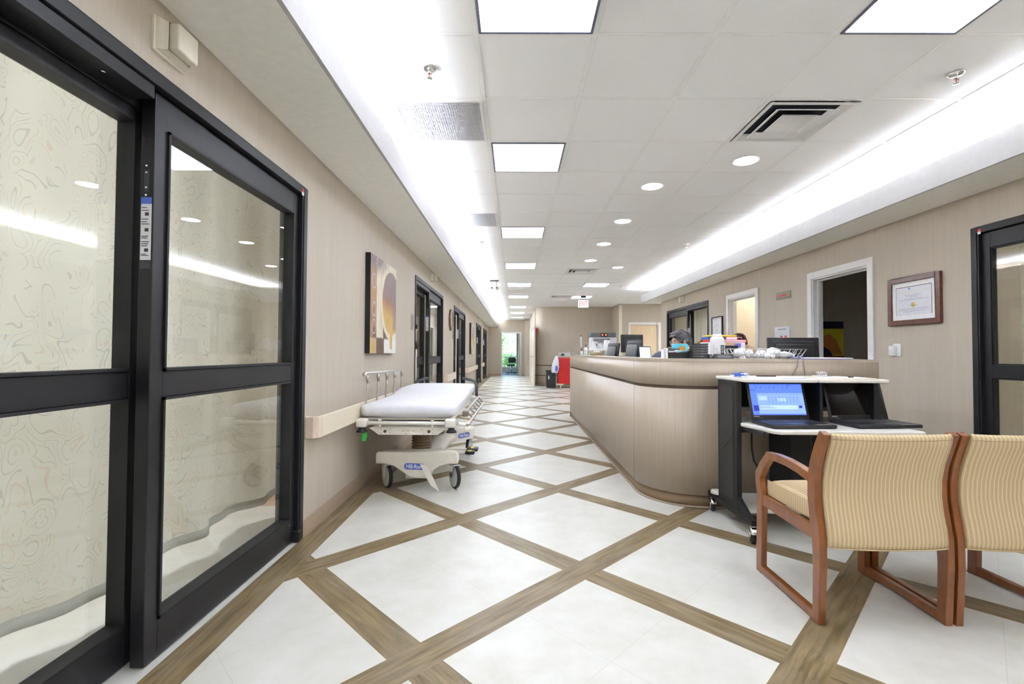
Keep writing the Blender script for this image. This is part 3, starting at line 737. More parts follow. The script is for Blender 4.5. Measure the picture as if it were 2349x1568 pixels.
# ------------------------------------------------------------------ things on the left wall
def handrail(y0, y1, lb):
    t = thing('handrail', lb, 'handrail', (XL, (y0 + y1) / 2, .60), 'cream wall handrails'); z0, z1 = .600, .735
    m = MB().strap([(XL + .074, y0 + .06), (XL + .074, y1 - .06)], .022, z0, z1, 'z'); m.build('rail', M_CREAM, t, bevel=.006)
    for a, s in ((y0, 1), (y1, -1)):
        MB().strap([(XL, a + s * .012), (XL + .045, a + s * .014), (XL + .066, a + s * .03), (XL + .074, a + s * .06)], .022, z0, z1, 'z').build('end_cap', M_CREAMCAP, t, bevel=.005)
    n = max(2, int((y1 - y0) / .8))
    for k in range(n):
        y = y0 + .2 + (y1 - y0 - .4) * k / (n - 1); MB().box((XL, y - .03, z0 + .03), (XL + .07, y + .03, z1 - .03)).build('bracket', M_CREAM, t)
M_CREAMCAP = mat('cream_cap', (.77, .62, .49), .45)
handrail(2.93, 5.98, 'cream handrail on the wall beside the gurney, first of the left wall')
handrail(8.60, 9.92, 'cream handrail under the wall clock'); handrail(12.4, 15.68, 'cream handrail under the small canvas'); handrail(18.2, 19.18, 'short cream handrail between the two farthest sliding doors')
def wall_box(side, y, z, lb, w=.16, h=.125):
    x = XL if side < 0 else XR; s = 1 if side < 0 else -1
    t = thing('wall_box', lb, 'wall box', (x, y, z), 'cream moulded boxes above the sliding doors')
    loops = []
    for d, a, b in ((0, 1, 1), (.010, 1, 1), (.013, .94, .94), (.022, .90, .92), (.034, .76, .86), (.046, .70, .82)):
        a *= w / 2; b *= h / 2; loops.append([(x + s * d, y - a, z - b), (x + s * d, y + a, z - b), (x + s * d, y + a, z + b), (x + s * d, y - a, z + b)])
    m = MB(); m.grid(loops, False, True); m.build('moulded_back', M_CREAM2, t)
    MB().box((x + s * .04, y - w * .33, z - h * .40), (x + s * .082, y + w * .33, z + h * .40), .008).build('front_block', M_CREAM2, t)
wall_box(-1, 1.725, 2.278, 'cream moulded wall box above the nearest sliding door at top left')
wall_box(-1, 7.30, 2.30, 'cream moulded box above the sliding door behind the gurney'); wall_box(-1, 11.2, 2.29, 'cream moulded box above the sliding door past the clock')
wall_box(-1, 16.9, 2.29, 'cream moulded box above the fourth sliding door on the left'); wall_box(-1, 20.4, 2.30, 'cream moulded box above the farthest sliding door')
wall_box(1, 10.2, 2.31, 'cream moulded box on the right wall above the curtained sliding door', .16, .15)
# big canvas: one painted face with soft-edged fields
def painting_mat(name, y0, S, z0, R_, small):
    m, nt, b, out = _new(name)
    t = nt.nodes.new('ShaderNodeTexCoord'); sp = nt.nodes.new('ShaderNodeSeparateXYZ')
    nz = nt.nodes.new('ShaderNodeTexNoise'); nz.inputs['Scale'].default_value = 9; nz.inputs['Detail'].default_value = 5; L(nt, t.outputs['Object'], nz.inputs['Vector'])
    sc_ = nt.nodes.new('ShaderNodeVectorMath'); sc_.operation = 'MULTIPLY_ADD'; L(nt, nz.outputs['Color'], sc_.inputs[0]); sc_.inputs[1].default_value = (.035, .035, .035); L(nt, t.outputs['Object'], sc_.inputs[2]); L(nt, sc_.outputs[0], sp.inputs[0])
    u = mth(nt, 'DIVIDE', mth(nt, 'SUBTRACT', sp.outputs[1], y0 + .017), S); w = mth(nt, 'DIVIDE', mth(nt, 'SUBTRACT', sp.outputs[2], z0 + .017), R_)
    st = noise(nt, coords(nt, (30, 30, 4)), 1.5, 5, .65); bl = noise(nt, coords(nt, (6, 6, 6)), 1.5, 5, .7)
    def ss(v, a, e): 
        n = nt.nodes.new('ShaderNodeMapRange'); n.interpolation_type = 'SMOOTHSTEP'; L(nt, v, n.inputs[0]); n.inputs[1].default_value = a - e; n.inputs[2].default_value = a + e; return n.outputs[0]
    def rect(u0, u1, w0, w1, e=.012):
        a = mth(nt, 'MULTIPLY', ss(u, u0, e), mth(nt, 'SUBTRACT', 1, ss(u, u1, e))); c_ = mth(nt, 'MULTIPLY', ss(w, w0, e), mth(nt, 'SUBTRACT', 1, ss(w, w1, e))); return mth(nt, 'MULTIPLY', a, c_)
    def ellr(cu, cw, ru, rw):
        a = mth(nt, 'DIVIDE', mth(nt, 'SUBTRACT', u, cu), ru); c_ = mth(nt, 'DIVIDE', mth(nt, 'SUBTRACT', w, cw), rw); return mth(nt, 'SQRT', mth(nt, 'ADD', mth(nt, 'MULTIPLY', a, a), mth(nt, 'MULTIPLY', c_, c_)))
    def disc(cu, cw, ru, rw, e=.03): return mth(nt, 'SUBTRACT', 1, ss(ellr(cu, cw, ru, rw), 1, e))
    C_ = lambda a, c_: mixc(nt, ramp(nt, st, .32, .68), a, c_)
    cream = C_((.62, .54, .38), (.80, .76, .64)); brown = C_((.24, .10, .07), (.52, .32, .14)); slate = C_((.15, .12, .13), (.30, .24, .24)); umber = C_((.05, .03, .02), (.22, .12, .07)); gold = C_((.46, .27, .06), (.74, .55, .18)); rust = C_((.28, .05, .03), (.42, .20, .09)); white = C_((.66, .65, .60), (.85, .84, .80))
    c = cream
    c = mixc(nt, rect(-.1, .21, .15, 1.1), c, brown)
    c = mixc(nt, mth(nt, 'MULTIPLY', ss(w, .86, .10), mth(nt, 'MULTIPLY', ss(bl, .45, .10), mth(nt, 'SUBTRACT', 1, ss(u, .55, .2)))), c, slate)
    c = mixc(nt, mth(nt, 'MULTIPLY', rect(.36, .40, .25, .92, .02), .55), c, gold); c = mixc(nt, mth(nt, 'MULTIPLY', rect(.27, .29, .4, .9, .01), .5), c, gold)
    c = mixc(nt, rect(.46, .80, .14, .34, .03), c, umber)
    c = mixc(nt, disc(.80, .555, .43, .42, .02), c, cream)
    c = mixc(nt, disc(.80, .565, .38, .36, .03), c, gold)
    d = disc(.80, .575, .37, .35, .03)
    c = mixc(nt, mth(nt, 'MULTIPLY', d, ss(mth(nt, 'ADD', w, mth(nt, 'MULTIPLY', u, .15)), .60, .14)), c, rust)
    c = mixc(nt, mth(nt, 'MULTIPLY', d, mth(nt, 'MULTIPLY', ss(mth(nt, 'ADD', w, mth(nt, 'MULTIPLY', bl, .5)), .84, .12), .9)), c, slate)
    c = mixc(nt, mth(nt, 'MULTIPLY', disc(.78, .52, .30, .28, .25), mth(nt, 'MULTIPLY', ss(st, .58, .05), .8)), c, mixc(nt, .5, rust, (.60, .05, .03)))
    c = mixc(nt, mth(nt, 'MULTIPLY', rect(.86, 1.2, .25, .75, .05), .7), c, slate)
    c = mixc(nt, rect(-.1, .21, -.1, .155), c, gold); c = mixc(nt, rect(.21, .50, -.1, .165), c, umber); c = mixc(nt, rect(.50, 1.1, -.1, .15), c, white); c = mixc(nt, mth(nt, 'MULTIPLY', rect(.08, .21, .15, .27, .03), .8), c, umber)
    c = mixc(nt, rect(.74, .83, .05, .30), c, gold)
    for ww in (.735, .45, .27, .075):
        r_ = ellr(.125, ww, .062, .070); c = mixc(nt, mth(nt, 'MULTIPLY', mth(nt, 'COMPARE', r_, 1, .13), .9), c, (.44, .42, .48))
    L(nt, c, b.inputs['Base Color']); b.inputs['Roughness'].default_value = .5; bump(nt, b, st, .2, .002)
    return m
def canvas(y0, y1, z0, z1, lb, small=False):
    xf = -1.254; t = thing('canvas_painting', lb, 'painting', (XL, (y0 + y1) / 2, z0))
    MB().box((XL + .002, y0, z0), (xf, y1, z1)).build('stretched_canvas', M_BLACKMATTE, t)
    MB().box((xf, y0 + .001, z0 + .001), (xf + .0012, y1 - .001, z1 - .001)).build('painted_face', painting_mat('abstract_paint' + ('_far' if small else ''), y0, y1 - y0, z0, z1 - z0, small), t)
    return t
canvas(4.07, 4.95, 1.128, 2.006, 'large abstract canvas in brown, cream and rust on the wall above the gurney')
canvas(13.5, 14.35, 1.10, 1.99, 'smaller-looking abstract canvas far down the left wall', True)
# clock
t = thing('wall_clock', 'round wooden wall clock between the second and third sliding doors', 'clock', (XL, 9.45, 1.79)); c = (XL, 9.45, 1.79)
MB().lathe([(.001, 0), (.215, 0), (.22, .012), (.205, .035), (.175, .04), (.170, .028)], c, 40, 'x').build('wooden_case', mat('brown_clock_wood', (.17, .07, .028), .35), t)
MB().lathe([(.001, .02), (.171, .02), (.171, .029), (.001, .029)], c, 40, 'x').build('clock_face', mat('clock_face_cream', (.45, .36, .26), .4), t)
m = MB(); m.box((XL + .03, 9.446, 1.79), (XL + .033, 9.454, 1.90)); m.box((XL + .03, 9.446, 1.786), (XL + .033, 9.53, 1.794)); m.build('clock_hands', M_BLACK2, t)
MB().lathe([(.172, .028), (.176, .042), (.182, .040), (.180, .028)], c, 40, 'x').build('bezel', M_CHROME, t)
def plate(y0, y1, z0, z1, lb):
    t = thing('room_sign', lb, 'sign', (XL, y0, z0), 'grey room signs'); MB().box((XL, y0, z0), (XL + .008, y1, z1), .002).build('sign_plate', M_SIGNGREY, t)
    m = MB(); h = z1 - z0
    for k, f in enumerate((.85, .72, .6, .45, .33, .2)): m.box((XL + .008, y0 + .02, z0 + h * f), (XL + .0088, y1 - .02 - .02 * (k % 3), z0 + h * (f + .035)))
    m.build('sign_lines', M_GREYBLK, t)
plate(5.88, 6.03, 1.42, 1.62, 'grey room sign beside the sliding door behind the gurney'); plate(9.80, 9.93, 1.42, 1.60, 'grey room sign just past the wall clock')
# ------------------------------------------------------------------ things on the right wall
def framed(y0, y1, z0, z1, fm, fw, matte, lb, seal=True, dep=.028):
    t = thing('framed_certificate', lb, 'framed certificate', (XR, (y0 + y1) / 2, z0)); m = MB()
    x0, x1 = XR - dep, XR
    m.box((x0, y0, z0), (x1, y0 + fw, z1)); m.box((x0, y1 - fw, z0), (x1, y1, z1)); m.box((x0, y0 + fw, z0), (x1, y1 - fw, z0 + fw)); m.box((x0, y0 + fw, z1 - fw), (x1, y1 - fw, z1)); m.build('frame', fm, t, bevel=.004)
    a, b, c_, d = y0 + fw, y1 - fw, z0 + fw, z1 - fw
    MB().box((x0 + .014, a, c_), (x1, b, d)).build('mat_board', M_PAPER, t)
    a += matte; b -= matte; c_ += matte; d -= matte; m = MB().use(M_DARKFRAME).box((x0 + .0132, a, c_), (x0 + .0145, b, d)).use(mat('certificate_paper', (.72, .73, .78), .6)).box((x0 + .0128, a + .005, c_), (x0 + .0145, b - .004, d - .006))
    W_, H_ = b - a, d - c_; yc = (a + b) / 2; g = mat('faint_print', (.42, .42, .48), .7)
    m.use(mat('gold_line', (.80, .66, .42), .7)).box((x0 + .0124, a + .02 * W_, c_ + H_ * .80), (x0 + .013, b - .02 * W_, c_ + H_ * .815)).use(g)
    for f, w in ((.70, .46), (.655, .40), (.62, .22), (.56, .5), (.52, .8), (.32, .25), (.22, .8), (.17, .85), (.12, .6)): m.box((x0 + .0124, yc - W_ * w / 2, c_ + H_ * f), (x0 + .013, yc + W_ * w / 2, c_ + H_ * (f + .014)))
    m.use(M_BLUELOGO).prism([(yc + .03, c_ + H_ * .90), (yc + .055, c_ + H_ * .90), (yc + .0425, c_ + H_ * .97)], x0 + .0122, x0 + .013, 'x')
    m.build('certificate', None, t)
    if seal: MB().lathe([(.001, 0), (.021, 0), (.021, .001), (.001, .001)], (x0 + .0115, yc, c_ + H_ * .36), 24, 'x').build('gold_seal', M_GOLD, t)
framed(4.02, 4.585, 1.415, 1.858, M_DARKFRAME, .047, .042, 'certificate in a wide walnut frame on the right wall')
framed(8.24, 8.68, 1.43, 1.80, M_BLACKMATTE, .012, .02, 'certificate in a thin black frame behind the nurse station')
t = thing('wall_switch_box', 'small white wall-mounted box below the walnut-framed certificate', 'wall box', (XR, 4.515, 1.12))
MB().box((XR - .008, 4.46, 1.125), (XR, 4.545, 1.245), .003).build('back_plate', M_WHITE, t); MB().box((XR - .04, 4.50, 1.13), (XR - .008, 4.565, 1.225), .006).build('switch_body', M_WHITE, t)
t = thing('direction_sign', 'small taupe wall sign with red lettering and a yellow arrow', 'sign', (XR, 6.39, 1.88))
MB().box((XR - .008, 6.22, 1.885), (XR, 6.57, 1.985), .002).build('sign_plate', M_SIGNGREY, t)
m = MB().use(M_REDPLATE)
for k in range(9): y = 6.525 - k * .024; m.box((XR - .009, y - .018, 1.922), (XR - .008, y, 1.948)); 
m.use(M_YELLOW).strap([(6.30, 1.955), (6.275, 1.935), (6.30, 1.915)], .010, XR - .0095, XR - .008, 'x'); m.build('lettering', None, t)
t = thing('gas_alarm_panel', 'pale grey wall panel with two red-lit switches behind the big monitor', 'wall panel', (XR, 6.42, 1.2))
MB().box((XR - .012, 6.25, 1.22), (XR, 6.60, 1.51), .003).build('panel_plate', mat('pale_grey_panel', (.58, .59, .64), .4), t)
m = MB().use(M_REDPLATE); m.box((XR - .016, 6.41, 1.365), (XR - .012, 6.45, 1.39)); m.box((XR - .016, 6.31, 1.365), (XR - .012, 6.35, 1.39)); m.use(M_YELLOW).box((XR - .014, 6.50, 1.28), (XR - .012, 6.56, 1.33)); m.use(M_SIGNGREY).box((XR - .013, 6.32, 1.47), (XR - .012, 6.52, 1.485)); m.build('indicator_switches', None, t)
# poster inside the dark office: plain stand-in picture
t = thing('wall_poster', 'yellow and dark blue poster on the wall of the dark office', 'poster', (4.56, 6.9, 1.08)); yp = 6.912
MB().box((4.30, yp - .003, 1.02), (4.80, yp, 1.62)).build('poster_sheet', mat('poster_yellow', (.72, .66, .03), .5), t)
m = MB().use(mat('poster_navy', (.015, .015, .06), .5)).box((4.30, yp - .0045, 1.515), (4.80, yp - .003, 1.62)).use(mat('poster_orange', (.62, .24, .05), .5))
m.prism([(4.36, 1.14), (4.78, 1.14), (4.70, 1.34), (4.60, 1.44), (4.52, 1.42), (4.44, 1.28)], yp - .0045, yp - .003, 'y')
m.use(mat('poster_navy2', (.02, .02, .08), .5)).prism([(4.32, 1.12), (4.64, 1.12), (4.60, 1.20), (4.48, 1.27), (4.38, 1.34), (4.32, 1.34)], yp - .006, yp - .0046, 'y')
m.use(mat('poster_red', (.30, .03, .03), .5)).box((4.30, yp - .007, 1.02), (4.80, yp - .003, 1.12)); m.build('poster_blocks', None, t)
# bright room behind door_9
t = thing('wall_cabinet', 'grey dispenser and shelf inside the brightly lit doorway', 'dispenser', (3.95, 8.6, 1.3))
MB().box((3.80, 8.50, 1.55), (3.93, 8.70, 1.80), .006).build('dispenser_body', mat('mid_grey_plastic', (.35, .37, .40), .4), t); MB().box((3.76, 8.52, 1.32), (3.98, 8.70, 1.34)).build('shelf', M_DARKFRAME, t)
struct(MB().box((3.98, 8.66, 0), (5.2, 8.70, 2.3)).build('wall_lit_panel', mat('cream_wall_panel', (.80, .70, .54), .5)), 'pale wood-coloured panel inside the lit doorway')
# curtains
def curtain(name, lb, mt, pts, z0, z1, amp, per, hem=.05, n=None):
    t = thing(name, lb, 'curtain', (pts[0][0], pts[0][1], z0)); rnd = random.Random(len(lb))
    path = []; Lp = 0
    for a, b in zip(pts[:-1], pts[1:]):
        d = math.dist(a, b); k = max(2, int(d / .03))
        for i in range(k): path.append((a[0] + (b[0] - a[0]) * i / k, a[1] + (b[1] - a[1]) * i / k, Lp + d * i / k))
        Lp += d
    path.append((*pts[-1], Lp)); rows = []; zs = [z1 - (z1 - z0) * k / 14 for k in range(15)]
    for z in zs:
        g = .45 + .55 * (z1 - z) / (z1 - z0); row = []
        for x, y, s in path:
            w = amp * g * (math.sin(2 * PI * s / per) + .4 * math.sin(2 * PI * s / per * 2.3 + 1) + .3 * math.sin(2 * PI * s / per * .45 + 2)); row.append((x + w, y, z))
        rows.append(row)
    m = MB(); m.grid(rows); m.build('fabric', mt, t)
    m = MB(); m.grid([[(a[0] + .002, a[1], z0 + hem) for a in rows[-1]], [(a[0] + .002, a[1], z0) for a in rows[-1]]]); m.build('hem', M_HEM, t, solid=.004)
    MB().tube([(pts[0][0], pts[0][1] - .02, z1 + .01), (pts[-1][0], pts[-1][1] + .02, z1 + .01)], .008, 8).build('curtain_track', M_TRIM, t)
M_HEM = mat('curtain_hem', (.60, .585, .50), .9)
curtain('privacy_curtain', 'swirl-patterned cream privacy curtain behind the nearest sliding door', M_CURTAIN, [(-1.82, -.6), (-1.80, 1.6), (-1.76, 3.5)], .10, 2.70, .045, .62)
curtain('privacy_curtain', 'pale curtain behind the glass at the head of the gurney', M_CURTPLAIN, [(-2.2, 6.2), (-2.2, 8.9)], .30, 2.70, .04, .22)
curtain('privacy_curtain', 'pale curtain in the bay past the clock', M_CURTPLAIN, [(-2.1, 9.5), (-2.1, 11.8)], .30, 2.70, .04, .22)
curtain('privacy_curtain', 'plain taupe curtain in the half-open sliding door behind the desk', M_CURTPLAIN, [(4.02, 8.85), (4.00, 10.9)], .25, 2.6, .045, .20)
curtain('privacy_curtain', 'patterned curtain seen through the sliding door at the right edge', M_CURTAIN, [(3.90, 1.2), (3.88, 3.62)], .25, 2.6, .02, .5)
t = thing('cardboard_box', 'flat brown box on the floor of the nearest bay', 'box', (-2.0, 3.65, 0)); MB().box((-2.25, 3.50, .0), (-1.75, 3.85, .13)).build('box_body', mat('cardboard', (.62, .42, .26), .8), t); MB().box((-2.25, 3.50, .128), (-1.75, 3.85, .134)).build('box_lid', mat('cardboard2', (.68, .50, .34), .8), t)
t = thing('hand_sink', 'white hand sink in the bay behind the gurney', 'sink', (-2.0, 8.9, .8)); MB().lathe([(.02, .62), (.14, .66), (.22, .80), (.24, .84), (.20, .84), (.16, .76), (.02, .72)], (-1.95, 8.95, 0), 24).build('basin', M_WHITE, t); MB().tube([(-1.95, 9.15, .8), (-1.95, 9.15, 1.0), (-1.95, 9.0, 1.02), (-1.95, 9.0, .95)], .012, 8).build('faucet', M_CHROME, t); MB().cyl((-1.95, 9.0, 0), (-1.95, 9.0, .68), .07, 16).build('pedestal', M_WHITE, t)

# ------------------------------------------------------------------ gurney
bed = thing('hospital_gurney', 'cream hospital gurney with white fitted sheet parked along the left wall', 'gurney', (-.80, 4.65, 0))
# mattress
def topz(y): q = min(1, max(0, (y - 4.55) / .45)); q = q * q * (3 - 2 * q); return q * .045
rows = []
for k in range(40):
    y = 3.66 + 1.94 * k / 39; e = min(1, (y - 3.66) / .07 if y < 4.6 else (5.60 - y) / .07); e = max(0, e); sc = 1 - (1 - math.sqrt(max(0, 1 - (1 - e) ** 2))) * .9 if e < 1 else 1
    hx, hz = .372 - .05 * (1 - sc), .052 * (.35 + .65 * sc) ; row = []
    for q in range(40):
        a = 2 * PI * q / 40; ca, sa = math.cos(a), math.sin(a)
        x = hx * math.copysign(abs(ca) ** .16, ca); z = hz * math.copysign(abs(sa) ** .42, sa)
        if e < 1: z += 0
        zz = .679 + z + topz(y) * (1 if sa > -2 else 0) + (.006 * (1 - (x / .37) ** 2) if sa > 0 else 0)
        if y < 3.75 and sa < 0: zz -= .004 * math.sin(9 * x + 1)
        row.append((-.835 + x, y, zz))
    rows.append(row)
m = MB(); V = m.grid(rows, True, True); m.f(V[0][::-1], True); m.f(V[-1], True); m.build('mattress_in_fitted_sheet', M_SHEET, bed)
m = MB().box((-1.17, 3.74, .605), (-.50, 5.0, .622)); m.box((-1.17, 5.0, .622), (-.50, 5.55, .66)); m.build('litter_deck', M_BEDPLAST, bed, bevel=.004)
m = MB().use(M_BEDCREAM)
m.cyl((-1.15, 3.62, .597), (-.50, 3.62, .597), .0145, 12); m.box((-1.16, 3.70, .575), (-1.13, 5.55, .605)); m.box((-.54, 3.70, .575), (-.51, 5.55, .605)); m.cyl((-1.15, 5.58, .597), (-.50, 5.58, .597), .0145, 12)
m.build('frame_rails', None, bed)
for x0, x1 in ((-1.205, -1.13), (-.53, -.45)):
    for y0, y1 in ((3.585, 3.67), (5.53, 5.61)): MB().box((x0, y0, .566), (x1, y1, .630), .012).build('corner_casting', M_BEDCREAM, bed)
for x in (-1.168, -.482):
    MB().lathe([(.020, .566), (.026, .55), (.040, .535), (.042, .528), (.001, .528)], (x, 3.62, 0), 20).build('bumper', M_RUBBER, bed)
m = MB()
for x in (-1.03, -.63): m.lathe([(.002, .567), (.012, .569), (.012, .574), (.008, .58), (.008, .612), (.014, .616), (.014, .622), (.002, .622)], (x, 3.62, 0), 14)
m.build('iv_socket', M_BEDCREAM, bed)
m = MB().use(M_BEDPLAST).prism([(-1.125, .555), (-.515, .555), (-.53, .545), (-.595, .502), (-1.05, .502), (-1.11, .545)], 3.655, 3.67, 'y'); m.box((-1.11, 3.67, .545), (-.53, 4.2, .556)); m.box((-1.05, 3.67, .502), (-1.04, 5.2, .556)); m.box((-.605, 3.67, .502), (-.595, 5.2, .556))
m.use(mat('shadow_hole', (.10, .085, .06), .7))
for x in (-1.0, -.66): m.lathe([(.001, 0), (.012, 0), (.012, -.001), (.001, -.001)], (x, 3.654, .528), 18, 'y')
for x, z in ((-.82, .535), (-1.03, .545), (-1.03, .515), (-.96, .515), (-.96, .545), (-.86, .53), (-.78, .53), (-.70, .51), (-.63, .545), (-.63, .515), (-.72, .545), (-.84, .512)): m.lathe([(.001, 0), (.003, 0), (.003, -.001), (.001, -.001)], (x, 3.654, z), 8, 'y')
m.build('under_plate', None, bed)
def bell(y, nm='lift_bellows'):
    pr = []; z = .268
    for k in range(9): pr += [(.076, z), (.090, z + .007), (.088, z + .013), (.074, z + .018)]; z += .0245
    MB().lathe(pr, (-.83, y, 0), 28).build(nm, M_BELLOWS, bed)
bell(4.25); bell(5.05)
m = MB().box((-.95, 4.1, .505), (-.71, 5.2, .52)); m.build('lift_bridge', M_BLACKMATTE, bed)
# base cover
st = [(3.895, .335, .305), (3.93, .335, .318), (4.03, .33, .315), (4.12, .27, .302), (4.22, .19, .288), (4.42, .14, .280), (4.88, .14, .280), (5.08, .19, .288), (5.18, .27, .302), (5.27, .33, .315), (5.37, .335, .318), (5.405, .335, .305)]
rows = []
for y, hw, zt in st:
    zb = .225 if abs(y - 4.65) > .5 else .20
    rows.append([(-.80 - hw, y, zb), (-.80 - hw, y, zt - .035), (-.80 - hw + .03, y, zt - .008), (-.80, y, zt - .004), (-.80 + hw - .03, y, zt - .008), (-.80 + hw, y, zt - .035), (-.80 + hw, y, zb)])
m = MB(); V = m.grid(rows, True, True); m.f(V[0][::-1]); m.f(V[-1]); m.build('base_cover', M_BEDPLAST, bed)
def lobe(y, s, nm):
    P = [(-.335, .305), (-.32, .322), (.32, .322), (.335, .305), (.335, .235), (.27, .232), (.19, .21), (.12, .165), (.06, .125), (0, .112), (-.06, .125), (-.12, .165), (-.19, .21), (-.27, .232), (-.335, .235)]
    return MB().prism([(-.80 + a, b) for a, b in P], y, y + .018 * s, 'y').build(nm, M_BEDPLAST, bed, bevel=.004)
l1 = lobe(3.880, 1, 'end_shroud'); l2 = lobe(5.405, 1, 'end_shroud')
def badge(par, M):
    P = []
    for q in range(24):
        a = 2 * PI * q / 24; P.append((.060 * math.copysign(1, math.cos(a)) + .026 * math.cos(a), .026 * math.sin(a)))
    m = MB().at(M); m.prism(P, 0, .0012); b = m.build('blue_badge', M_BLUELOGO, par)
    text('badge_lettering', 'Hill-Rom', .046, M_PAPER, b, M @ Matrix.Translation((0, -.001, .0016)), .0005, .84, bold=.0011)
badge(l1, frame_m((-.815, 3.879, .205), (1, 0, -.03), (.03, 0, 1)))
s2 = MB().prism([(-.665, 4.98), (-.455, 5.24), (-.455, 5.41), (-.66, 5.41)], .19, .30).build('rear_side_shroud', M_BEDPLAST, bed, bevel=.006)
dv = Vector((.21, .26, 0)).normalized(); badge(s2, frame_m(Vector((-.545, 5.125, .245)) + Vector((dv.y, -dv.x, 0)) * .002, dv, (0, 0, 1)))
m = MB(); m.box((-.92, 4.0, .075), (-.72, 4.25, .135), .008); m.build('brake_box', M_BEDCREAM, bed)
m = MB().prism([(-.765, .235), (-.715, .225), (-.655, .12), (-.605, .012), (-.675, .06), (-.715, .13)], 3.845, 3.850, 'y'); m.lathe([(.001, 0), (.004, 0), (.004, -.001), (.001, -.001)], (-.683, 3.8445, .135), 8, 'y'); m.build('steer_pedal', M_BEDCREAM, bed, bevel=.001)
m = MB().use(M_BLACK2); m.box((-.47, 4.52, .165), (-.38, 4.60, .195), .01); m.box((-.47, 4.66, .165), (-.36, 4.78, .195), .01); m.use(M_YELLOW).box((-.45, 4.53, .195), (-.41, 4.59, .197)); m.box((-.43, 4.68, .195), (-.40, 4.76, .197)); m.use(M_BEDPLAST).box((-.66, 4.54, .17), (-.46, 4.58, .185)); m.box((-.66, 4.70, .17), (-.46, 4.74, .185)); m.build('foot_pedals', None, bed)
def caster(x, y, ang, side):
    w = thing('x', 'x', 'x', (x, y, .1)); 
    for k in ('label', 'category'): del w[k]
    w.name = 'caster'; w.parent = bed; w.matrix_parent_inverse = parent_world(bed).inverted()
    R = Matrix.Translation((x, y, .1)) @ Matrix.Rotation(ang, 4, 'Z')
    # wheel spins about local x
    MB().at(R).lathe([(.084, -.015), (.094, -.016), (.1, -.010), (.1, .010), (.094, .016), (.084, .015)], (0, 0, 0), 36, 'x').build('tyre', M_RUBBER, w)
    MB().at(R).lathe([(.001, -.022), (.03, -.022), (.080, -.017), (.088, -.0175), (.088, .0175), (.080, .017), (.03, .022), (.001, .022)], (0, 0, 0), 36, 'x').build('wheel_disc', M_WHEELGREY, w)
    m = MB().at(R)
    for s in (-1, 1): m.prism([(-.035, .09), (.045, .09), (.050, .03), (.02, -.012), (-.012, -.012), (-.025, .03)], s * .030 - .002, s * .030 + .002, 'x')
    m.box((-.034, -.04, .09), (.034, .05, .10)); m.cyl((0, 0, .10), (0, 0, .14), .022, 14); m.cyl((-.034, 0, 0), (.034, 0, 0), .008, 10); m.build('fork', M_BEDCREAM if side < 0 else M_CHROME, w)
caster(-1.07, 4.0, math.radians(34), -1); caster(-.50, 4.0, math.radians(30), 1); caster(-1.07, 5.30, math.radians(10), -1); caster(-.50, 5.30, math.radians(-12), 1)
# raised side rail
r = MB().tube([(-1.188, 3.73, .966), (-1.188, 5.02, .952)], .013, 10).build('side_rail', M_STEEL, bed)
m = MB().ell((-1.188, 3.74, .962), (.02, .02, .02)); m.build('rail_cap', M_STEEL, r)
for y in (3.80, 4.10, 4.375, 4.66, 4.95):
    m = MB(); m.tube([(-1.188, y + .005, .95), (-1.188, y, .905)], [.014, .011], 8); m.tube([(-1.188, y, .905), (-1.182, y - .012, .83), (-1.188, y - .015, .78), (-1.194, y - .01, .70), (-1.19, y, .60)], .008, 8); m.use(M_CHROME).ell((-1.174, y - .004, .905), (.008, .008, .02)); m.build('rail_post', M_STEEL, r)
# lowered side rail
r = MB().tube([(-.425, 4.15, .618), (-.425, 5.62, .618)], .011, 8).tube([(-.375, 3.78, .560), (-.365, 5.62, .545)], .013, 8).build('side_rail', M_STEEL, bed)
for k in range(6):
    y = 4.2 + k * .27; MB().tube([(-.425, y, .618), (-.40, y + .02, .59), (-.37, y + .04, .552)], .008, 6).build('rail_post', M_STEEL, r)
MB().box((-.45, 4.08, .585), (-.40, 4.16, .635), .01).build('rail_latch', mat('taupe_latch', (.25, .2, .15), .5), r)
MB().tube([(-.45, 3.76, .575), (-.40, 3.80, .560), (-.375, 3.90, .553)], .016, 8).build('rail_bracket', M_BEDCREAM, r)
MB().box((-.414, 3.965, .44), (-.411, 3.970, .60)).build('yellow_strap', M_YELLOW, bed)
# push handles, iv pole, tag
for P_ in ([(-1.185, 5.60, .62), (-1.185, 5.60, .74), (-1.165, 5.61, .79), (-1.12, 5.61, .81), (-1.03, 5.62, .835)], [(-.452, 5.60, .62), (-.448, 5.60, .75), (-.47, 5.61, .795), (-.52, 5.61, .815), (-.62, 5.62, .835)]):
    MB().tube(P_, .017, 10).build('push_handle', mat('handle_grip', (.085, .095, .11), .45), bed)
p = MB().tube([(-1.19, 5.68, .55), (-1.19, 5.68, 1.18)], .010, 8).build('iv_pole', M_STEEL, bed)
MB().tube([(-1.19, 5.68, 1.18), (-1.19, 5.68, 1.27)], .013, 8).build('grip', M_BLACK2, p); MB().tube([(-1.19, 5.68, 1.27), (-1.19, 5.68, 1.42)], .006, 8).build('upper_rod', M_STEEL, p); MB().box((-1.20, 5.665, 1.42), (-1.175, 5.69, 1.475), .004).build('hook_head', M_BLACK2, p)
g = MB().prism([(-1.155, .535), (-1.125, .53), (-1.120, .50), (-1.135, .46), (-1.165, .462), (-1.165, .49)], 3.60, 3.604, 'y').build('green_tag', M_GREEN, bed, bevel=.001)

